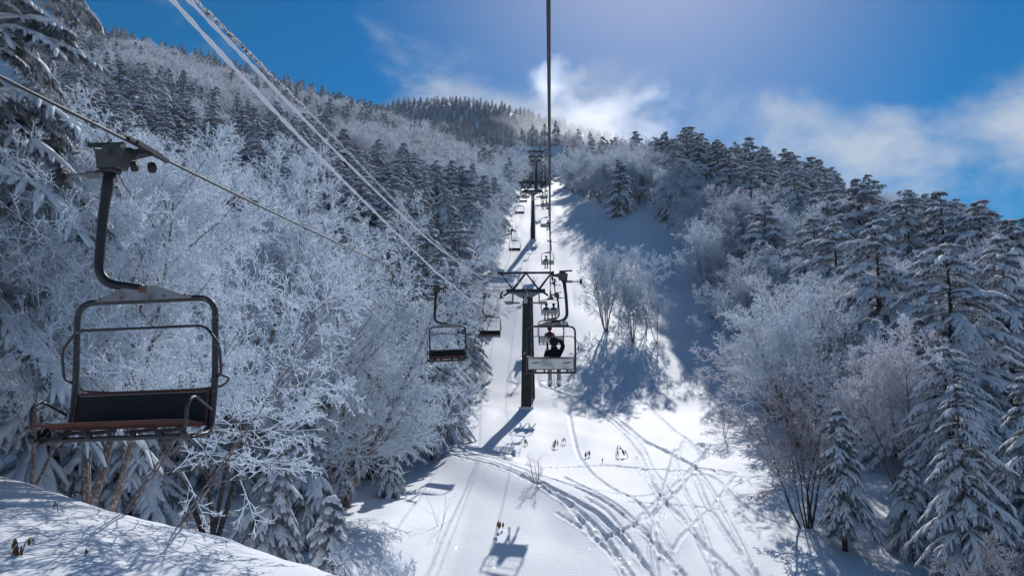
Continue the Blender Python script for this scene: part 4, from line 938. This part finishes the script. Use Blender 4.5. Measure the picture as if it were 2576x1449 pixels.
# ------------------------------------------------------------------ riders
def cloth(name, c): return mat(name, c, .85, bump=(60, .3, .01), vary=(7, tuple(v * .7 for v in c), .45, .7), spec=.2)
M['skin'] = mat('skin', (.55, .36, .28), .6)
M['black_cloth'] = cloth('black jacket', (.010, .010, .012)); M['grey_cloth'] = cloth('pale grey trousers', (.34, .33, .36))
M['pink_cloth'] = cloth('pink jacket', (.46, .11, .16)); M['blue_cloth'] = cloth('blue jacket', (.012, .07, .20)); M['teal_cloth'] = cloth('teal jacket', (.02, .19, .25))
M['green_cloth'] = cloth('green jacket', (.09, .15, .02)); M['dark_cloth'] = cloth('charcoal clothes', (.02, .022, .03)); M['plum'] = cloth('dark red hat', (.10, .02, .03))
M['ski_white'] = mat('white ski top sheet', (.55, .60, .68), .35); M['ski_blue'] = mat('blue ski tip', (.10, .22, .45), .35)
def person(label, chair, sx, jacket, trousers, hat, arm='rest', pack=None, pom=False, lean=.06, skis=True, ski_yaw=(8, -8), scale=1.0, pants_vis=True):
    """rider seated on a chair, back to the camera, facing up the line"""
    cx, cy, cz = chair.location
    o = bpy.data.objects.new('person', None)
    V = [(0, .02, .09), (0, .0, .27), (0, lean * .6, .43), (0, lean, .525), (0, lean + .02, .60), (0, lean + .03, .70), (0, lean + .03, .80)]
    R = [(.155, .12), (.15, .115), (.175, .12), (.10, .09), (.06, .065), (.10, .11), (.07, .08)]
    E = [(0, 1), (1, 2), (2, 3), (3, 4), (4, 5), (5, 6)]
    def chain(root, pts, rad):
        a = root
        for p_, r_ in zip(pts, rad): V.append(p_); R.append((r_, r_)); E.append((a, len(V) - 1)); a = len(V) - 1
        return a
    for s in (-1, 1):
        chain(0, [(s * .10, .10, .085), (s * .13, .44, .095), (s * .125, .48, -.10), (s * .12, .47, -.34)], [.088, .072, .062, .052])
        if arm == 'raise' and s == 1: chain(2, [(.19, lean, .47), (.245, lean + .05, .62), (.19, lean + .10, .755), (.10, lean + .14, .775)], [.072, .064, .055, .045])
        elif arm == 'raise': chain(2, [(-.20, lean, .45), (-.245, lean + .08, .27), (-.19, lean + .25, .22), (-.15, lean + .32, .215)], [.072, .062, .05, .042])
        else: chain(2, [(s * .20, lean, .45), (s * .25, lean + .06, .24), (s * .16, lean + .27, .20), (s * .11, lean + .34, .205)], [.072, .06, .048, .042])
    me = bpy.data.meshes.new('person'); me.from_pydata(V, E, []); t_ = bpy.data.objects.new('tmp', me); C.objects.link(t_)
    md = t_.modifiers.new('s', 'SKIN'); md.use_smooth_shade = True
    for k, sv in enumerate(me.skin_vertices[0].data): sv.radius = R[k]; sv.use_root = (k == 0)
    t_.modifiers.new('d', 'SUBSURF').levels = 2; t_.modifiers['d'].render_levels = 2
    bpy.context.view_layer.update()
    bm_ = bpy.data.meshes.new_from_object(t_.evaluated_get(bpy.context.evaluated_depsgraph_get())); bpy.data.objects.remove(t_)
    bm_.materials.clear()
    for m_ in (jacket, trousers, M['skin']): bm_.materials.append(m_)
    for pl in bm_.polygons:
        q = pl.center; pl.use_smooth = True
        pl.material_index = 1 if (q.z < .13 or (q.y > .16 and q.z < .175 and abs(q.x) < .22 and q.z < .16)) else (2 if q.z > .60 and abs(q.x) < .115 and q.y > lean + .05 else 0)
    body = link('person', bm_); tag(body, label, 'person')
    body.location = (cx + sx, cy + .10, cz - 2.545); body.scale = (scale,) * 3
    # head cover, goggles, gloves, boots
    h_ = MB(); a = np.linspace(-.55 * math.pi / 2, math.pi / 2, 9)
    h_.lathe([(.128 * math.cos(t2) + .001, .13 * math.sin(t2)) for t2 in a], (0, lean + .02, .735), 2, 16); hc = h_.build('hat', hat, body)
    if pom: q = MB(); q.lathe([(.045 * math.cos(t2) + .001, .045 * math.sin(t2)) for t2 in np.linspace(-1.5, 1.5, 7)], (0, lean + .02, .89), 2, 10); q.build('pompom', M['pink_cloth'], hc)
    g2 = MB(); g2.sweep(np.array([(-.10, lean + .10, .72), (-.05, lean + .145, .72), (.05, lean + .145, .72), (.10, lean + .10, .72)]), .035, 6, cap=True); g2.build('goggles', M['dark_cloth'], body)
    hands = [((.10, lean + .14, .775), (-.5, .4, .35)), ((-.15, lean + .32, .215), (.35, .9, 0))] if arm == 'raise' else [((.11, lean + .34, .205), (-.2, .95, 0)), ((-.11, lean + .34, .205), (.2, .95, 0))]
    for hp, hd_ in hands:
        q = MB(); hp = np.array(hp); d_ = np.array(hd_) / np.linalg.norm(hd_); sd = np.cross(d_, (0, 0, 1)); sd /= np.linalg.norm(sd)
        q.sweep(np.array([hp - d_ * .02, hp + d_ * .03, hp + d_ * .075]), [.036, .044, .036], 8, .65, cap=True)
        for f_, (off, ln_) in enumerate(((-.030, .060), (-.010, .072), (.010, .068), (.029, .052))):
            b0 = hp + d_ * .065 + sd * off; q.sweep(np.array([b0, b0 + d_ * ln_ * .5, b0 + d_ * ln_ * .85 - np.array([0, 0, .022])]), [.0115, .011, .009], 6, cap=True)
        b0 = hp + d_ * .02 + sd * .038; q.sweep(np.array([b0, b0 + sd * .02 + d_ * .025, b0 + sd * .022 + d_ * .05]), [.013, .012, .01], 6, cap=True)
        q.build('glove', M['black_cloth'], body)
    for s, yw in ((-1, ski_yaw[0]), (1, ski_yaw[1])):
        yw = math.radians(yw); d_ = np.array([-math.sin(yw), math.cos(yw), .10]); sd = np.array([math.cos(yw), math.sin(yw), 0]); a0 = np.array([s * .12, .47, -.34])
        q = MB(); q.sweep(np.array([a0 + (0, 0, .06), a0 + (0, 0, -.05)]), [.075, .07], 8, cap=True)
        q.sweep(np.array([a0 - d_ * .09 + (0, 0, -.07), a0 + d_ * .02 + (0, 0, -.065), a0 + d_ * .13 + (0, 0, -.085), a0 + d_ * .19 + (0, 0, -.10)]), [.055, .065, .055, .03], 8, .8, cap=True); q.build('boot', M['plate'] if trousers is M['grey_cloth'] else M['dark_cloth'], body)
        if skis:
            q = MB(); tt = np.array([-.62, -.55, -.2, .3, .75, .86, .93]); w_ = np.array([.03, .042, .036, .034, .045, .043, .018]); up_ = np.array([.012, 0, 0, 0, .004, .035, .075])
            c_ = a0 + np.array([0, 0, -.135]); L_ = np.array([c_ + d_ * t2 + np.array([0, 0, u2]) - sd * w2 for t2, w2, u2 in zip(tt, w_, up_)]); R_ = np.array([c_ + d_ * t2 + np.array([0, 0, u2]) + sd * w2 for t2, w2, u2 in zip(tt, w_, up_)])
            n_ = len(tt); VV = np.concatenate([L_, R_, L_ - (0, 0, .014), R_ - (0, 0, .014)])
            qq = []
            for k in range(n_ - 1): qq += [(k, n_ + k, n_ + k + 1, k + 1), (2 * n_ + k, 2 * n_ + k + 1, 3 * n_ + k + 1, 3 * n_ + k), (k, k + 1, 2 * n_ + k + 1, 2 * n_ + k), (n_ + k, 3 * n_ + k, 3 * n_ + k + 1, n_ + k + 1)]
            qq += [(0, 2 * n_, 3 * n_, n_), (n_ - 1, 2 * n_ - 1, 4 * n_ - 1, 3 * n_ - 1)]
            q.add(VV, qq); so = q.build('ski', M['ski_white'] if trousers is M['grey_cloth'] else M['dark_cloth'], None, False)
            so.location = body.location; so.scale = body.scale
            tag(so, ('left ski' if s < 0 else 'right ski') + ' of the ' + label.split(' sitting')[0].split(' riding alone')[0].replace(' with dark backpack and dark red hat', '').replace(' hooded jacket and pale trousers', ''), 'ski')
            bd = MB(); bd.box(a0 + np.array([0, -.10, -.115]), (.06, .07, .05)); bd.box(a0 + d_ * .17 + np.array([0, 0, -.115]), (.06, .06, .035)); bd.build('binding', M['dark_cloth'], so, False)
    if pack is not None:
        q = MB(); q.box((0, lean - .16, .36), (.24, .13, .32), taper=.85); q.build('backpack', pack, body, False)
    return body
CH = chairs
p1 = person('person in black hooded jacket and pale trousers sitting with one arm raised', CH[(0, 20.0)], .09, M['black_cloth'], M['grey_cloth'], M['black_cloth'], 'raise', lean=.10, ski_yaw=(14, -19))
q = MB(); q.sweep(np.array([(0, 0, 0), (.045, .02, -.72)]), .008, 6, cap=True)
ps = q.build('ski_pole', M['dark_cloth']); ps.location = (CH[(0, 20.0)].location.x + .06, 20.48, CH[(0, 20.0)].location.z - 2.40); tag(ps, 'thin ski pole hanging between the legs of the skier in black', 'ski pole')
q = MB(); q.lathe([(.0, -.64), (.035, -.645), (.035, -.655), (0, -.66)], (.04, .018, 0), 2, 10); q.build('basket', M['dark_cloth'], ps)
q = MB(); q.sweep(np.array([(0, 0, .02), (0, 0, -.10)]), [.014, .013], 8, cap=True); q.build('handle', M['rubber'], ps)
person('person in pink jacket with dark backpack and dark red hat riding alone', CH[(0, 39.4)], -.06, M['pink_cloth'], M['dark_cloth'], M['plum'], pack=M['dark_cloth'], pom=True, ski_yaw=(5, -5))
person('person in dark blue jacket riding at the left of the pair', CH[(0, 60.5)], -.30, M['blue_cloth'], M['dark_cloth'], M['dark_cloth'])
person('person in teal jacket riding at the right of the pair', CH[(0, 60.5)], .30, M['teal_cloth'], M['dark_cloth'], M['dark_cloth'])
person('person in green jacket riding alone behind the tower truss', CH[(0, 80.5)], -.13, M['green_cloth'], M['dark_cloth'], M['dark_cloth'])
person('person in dark clothes riding alone below the second tower', CH[(0, 100.5)], .32, M['dark_cloth'], M['dark_cloth'], M['dark_cloth'])
for y, w in ((118.0, 'beside the second tower'), (137.0, 'just above the second tower'), (157.0, 'on the fourth-highest occupied chair'), (177.0, 'on the highest occupied chair')):
    for s, nm_ in ((-.3, 'left'), (.3, 'right')):
        person('dark-clad person on the %s seat %s' % (nm_, w), CH[(0, y)], s, M['dark_cloth'] if (s > 0 or y != 118.0) else M['green_cloth'], M['dark_cloth'], M['dark_cloth'], skis=(y < 140))
# ------------------------------------------------------------------ withered plants, saplings
M['dry_leaf'] = mat('withered brown leaf', (.22, .11, .05), .8, vary=(20, (.10, .05, .03), .4, .65), transl=.25)
M['dry_stem'] = mat('dry stem', (.16, .10, .07), .8)
def leaf_mesh(seed):
    g_ = np.random.RandomState(seed); L = 1.0; t = np.linspace(0, 1, 5); w = np.array([.03, .17, .22, .15, .01])
    V = []
    for k in range(5):
        x = t[k]; z = -.25 * t[k] ** 2 + .06 * g_.rand()
        V += [(x, -w[k], z - .06), (x, 0, z + .05), (x, w[k], z - .06)]
    Q = []
    for k in range(4):
        a = 3 * k; Q += [(a, a + 1, a + 4, a + 3), (a + 1, a + 2, a + 5, a + 4)]
    return mesh_np('leaf', V, Q, None, [M['dry_leaf']])
LEAF = [leaf_mesh(i) for i in range(4)]
def withered(px, py, size, nst, nlf, label, seed, dd=None):
    g_ = np.random.RandomState(seed); p = gp(px, py)
    o = thing('withered_plant', label, 'plant', (p[0], p[1], h1(p[0], p[1]) - .04), 0, 'withered plants sticking out of the snow')
    b = MB(); tips = []
    for k in range(nst):
        a = g_.rand() * 6.28; r = size * (.35 + .4 * g_.rand()); hh = size * (.7 + .5 * g_.rand())
        P = np.array([(0, 0, 0), (r * .25 * math.cos(a), r * .25 * math.sin(a), hh * .7), (r * .7 * math.cos(a), r * .7 * math.sin(a), hh), (r * math.cos(a), r * math.sin(a), hh * .86)]) + np.array([(g_.rand() - .5) * size * .4, (g_.rand() - .5) * size * .4, 0])
        P = fil(P, .1 * size, 4); b.sweep(P, .006 + .008 * size, 5); tips.append((P[-1], a)); tips.append((P[len(P) // 2], a + 2))
    b.build('stem', M['dry_stem'], o)
    for k in range(nlf):
        tp, a = tips[k % len(tips)]
        lf = link('leaf', LEAF[g_.randint(4)], o); lf.location = tuple(tp); s = size * (.32 + .25 * g_.rand()); lf.scale = (s, s, s)
        lf.rotation_euler = (g_.rand() - .5, math.radians(50 + 40 * g_.rand()), a + g_.normal() * .7)
    return o
for k, (px, py, sz, ns, nl, lb) in enumerate([
    (1330, 1120, .45, 2, 6, 'withered brown plant at the left of the row below the tower'),
    (1391, 1128, .55, 3, 9, 'largest withered brown plant below the first tower'),
    (1412, 1118, .42, 2, 6, 'withered brown plant beside the largest one below the tower'),
    (1482, 1150, .50, 2, 5, 'withered brown plant with arched stems right of the straight ski track'),
    (1512, 1165, .28, 1, 3, 'tiny withered plant low in the row below the tower'),
    (1550, 1150, .60, 3, 5, 'withered plant with wide looping stems right of the row'),
    (1578, 1150, .40, 2, 5, 'withered brown plant at the right end of the row below the tower'),
    (1168, 945, .60, 2, 6, 'withered plant on the snow below the third empty chair'),
    (1160, 1030, .55, 3, 8, 'withered plant beside the chair shadow left of the tower'),
    (1190, 1040, .45, 2, 6, 'withered plant nearest the tower on its left side'),
    (1246, 1338, .50, 2, 7, 'withered leaf clump at the top of the chair shadow'),
    (300, 1140, .0, 0, 0, '')]):
    if sz: withered(px, py, sz, ns, nl, lb, 900 + k)
M['old_leaf'] = M['dry_leaf']
withered(45, 1395, .20, 4, 14, 'dark clump of withered leaves at the left picture edge', 931)
withered(148, 1290, .17, 1, 2, 'single upright dry leaf on the near mound', 932)
withered(215, 1395, .12, 1, 2, 'small dry leaf with a fallen twig on the near mound', 933)
def sapling(seed, H, px, py, label, stems, n, spread, brown=True, tw=.004, cat='sapling', d=None, lean=(0, 0), rb=.03):
    tr, cw, f = birch(seed, H, stems, spread, n, lf=(.42, .5, .5, .5)[:len(n)], tw=tw, t0=.2, rb=rb, brown=brown, lean=lean)
    p = gp(px, py) if d is None else at(px, py, d)
    return plant('sapling', [('trunk', tr.mesh('trunk', [M['bark']])), ('crown', cw.mesh('crown', [f], False))], label, cat, p[0], p[1], 1.0, 0)
sapling(701, 2.8, 1822, 1100, 'thin bare sapling standing on the tracked slope right of the lift', 3, (8, 5, 3), .22, tw=.006, rb=.05)
sapling(702, 1.2, 1350, 1210, 'small leafless bush on the ski traverse', 4, (5, 4), .5, tw=.005, rb=.10)
sapling(703, 1.5, 1108, 1325, 'two thin grassy twigs on the shaded snow below the traverse', 3, (3, 2), .35, tw=.003, rb=.05)
sapling(704, 2.0, 905, 1425, 'bright frosted bush leaning right at the end of the mound', 4, (8, 6, 5, 3), .5, False, .0075, d=15.5, lean=(.5, 0), rb=.11)
sapling(705, 1.6, 1215, 905, 'crooked bare bush hanging over the snow under the third empty chair', 3, (6, 4, 3), .5, tw=.008, rb=.07, d=62)
sapling(706, 1.2, 1765, 1060, 'sparse bare twig beside the thin sapling', 1, (4, 3), .2, tw=.004, rb=.05)
# ------------------------------------------------------------------ air: thin haze, and cloud drifting across the mountain
def volume_mat(name, col, dens, aniso):
    m = bpy.data.materials.new(name); m.use_nodes = True; n_ = m.node_tree.nodes; n_.clear()
    v = n_.new('ShaderNodeVolumePrincipled'); v.inputs['Color'].default_value = (*col, 1); v.inputs['Density'].default_value = dens; v.inputs['Anisotropy'].default_value = aniso
    o_ = n_.new('ShaderNodeOutputMaterial'); m.node_tree.links.new(v.outputs[0], o_.inputs['Volume']); return m, v
zlo = float(GZ.min()) - 2.0; ztop = float(GZ.max()) + 25
hz = MB(); hz.box((0, 0, (zlo + ztop) / 2), (3040, 3040, ztop - zlo))
hm, _ = volume_mat('haze', (.62, .82, 1.0), .000035, .35)
ho = hz.build('haze', hm, None, False); kind(ho, 'stuff'); ho['label'] = 'thin bluish air haze over the whole valley'; ho['category'] = 'haze'

# cloud torn over the shoulder of the mountain
def drift(name, label, c, size, dens, seed, scale):
    b = MB(); a = np.linspace(-math.pi / 2, math.pi / 2, 9)
    b.lathe([(math.cos(t2) + 1e-3, math.sin(t2)) for t2 in a], (0, 0, 0), 2, 20)
    m, v = volume_mat(name, (.97, .98, 1.0), 0, .55); n_, l_ = m.node_tree.nodes, m.node_tree.links
    t2 = n_.new('ShaderNodeTexCoord'); z2 = n_.new('ShaderNodeTexNoise'); z2.inputs['Scale'].default_value = scale; z2.inputs['Detail'].default_value = 6; z2.inputs['Roughness'].default_value = .6
    mp2 = n_.new('ShaderNodeMapping'); mp2.inputs['Location'].default_value = (seed, seed * .7, 0); mp2.inputs['Scale'].default_value = (1.0, 1.0, .55); l_.new(t2.outputs['Object'], mp2.inputs[0]); l_.new(mp2.outputs[0], z2.inputs['Vector'])
    ln_ = n_.new('ShaderNodeVectorMath'); ln_.operation = 'LENGTH'; l_.new(t2.outputs['Object'], ln_.inputs[0])
    f1 = n_.new('ShaderNodeMapRange'); f1.inputs[1].default_value = 0.1; f1.inputs[2].default_value = 1.0; f1.inputs[3].default_value = .12; f1.inputs[4].default_value = -.24; l_.new(ln_.outputs['Value'], f1.inputs[0])
    ad = n_.new('ShaderNodeMath'); ad.operation = 'ADD'; l_.new(z2.outputs[0], ad.inputs[0]); l_.new(f1.outputs[0], ad.inputs[1])
    f2 = n_.new('ShaderNodeMapRange'); f2.inputs[1].default_value = .44; f2.inputs[2].default_value = .72; f2.inputs[3].default_value = 0; f2.inputs[4].default_value = dens; l_.new(ad.outputs[0], f2.inputs[0]); l_.new(f2.outputs[0], v.inputs['Density'])
    o = b.build(name, m); o.location = tuple(c); o.scale = size; kind(o, 'stuff'); o['label'] = label; o['category'] = 'cloud'; return o
drift('cloud', 'torn white cloud drifting over the right shoulder of the mountain', at(1490, 300, 600), (100, 52, 42), .040, 3.1, 2.2)
drift('cloud', 'smaller wisp of cloud rising from the mountain ridge beside the rope', at(1390, 215, 690), (46, 34, 36), .030, 8.4, 1.9)
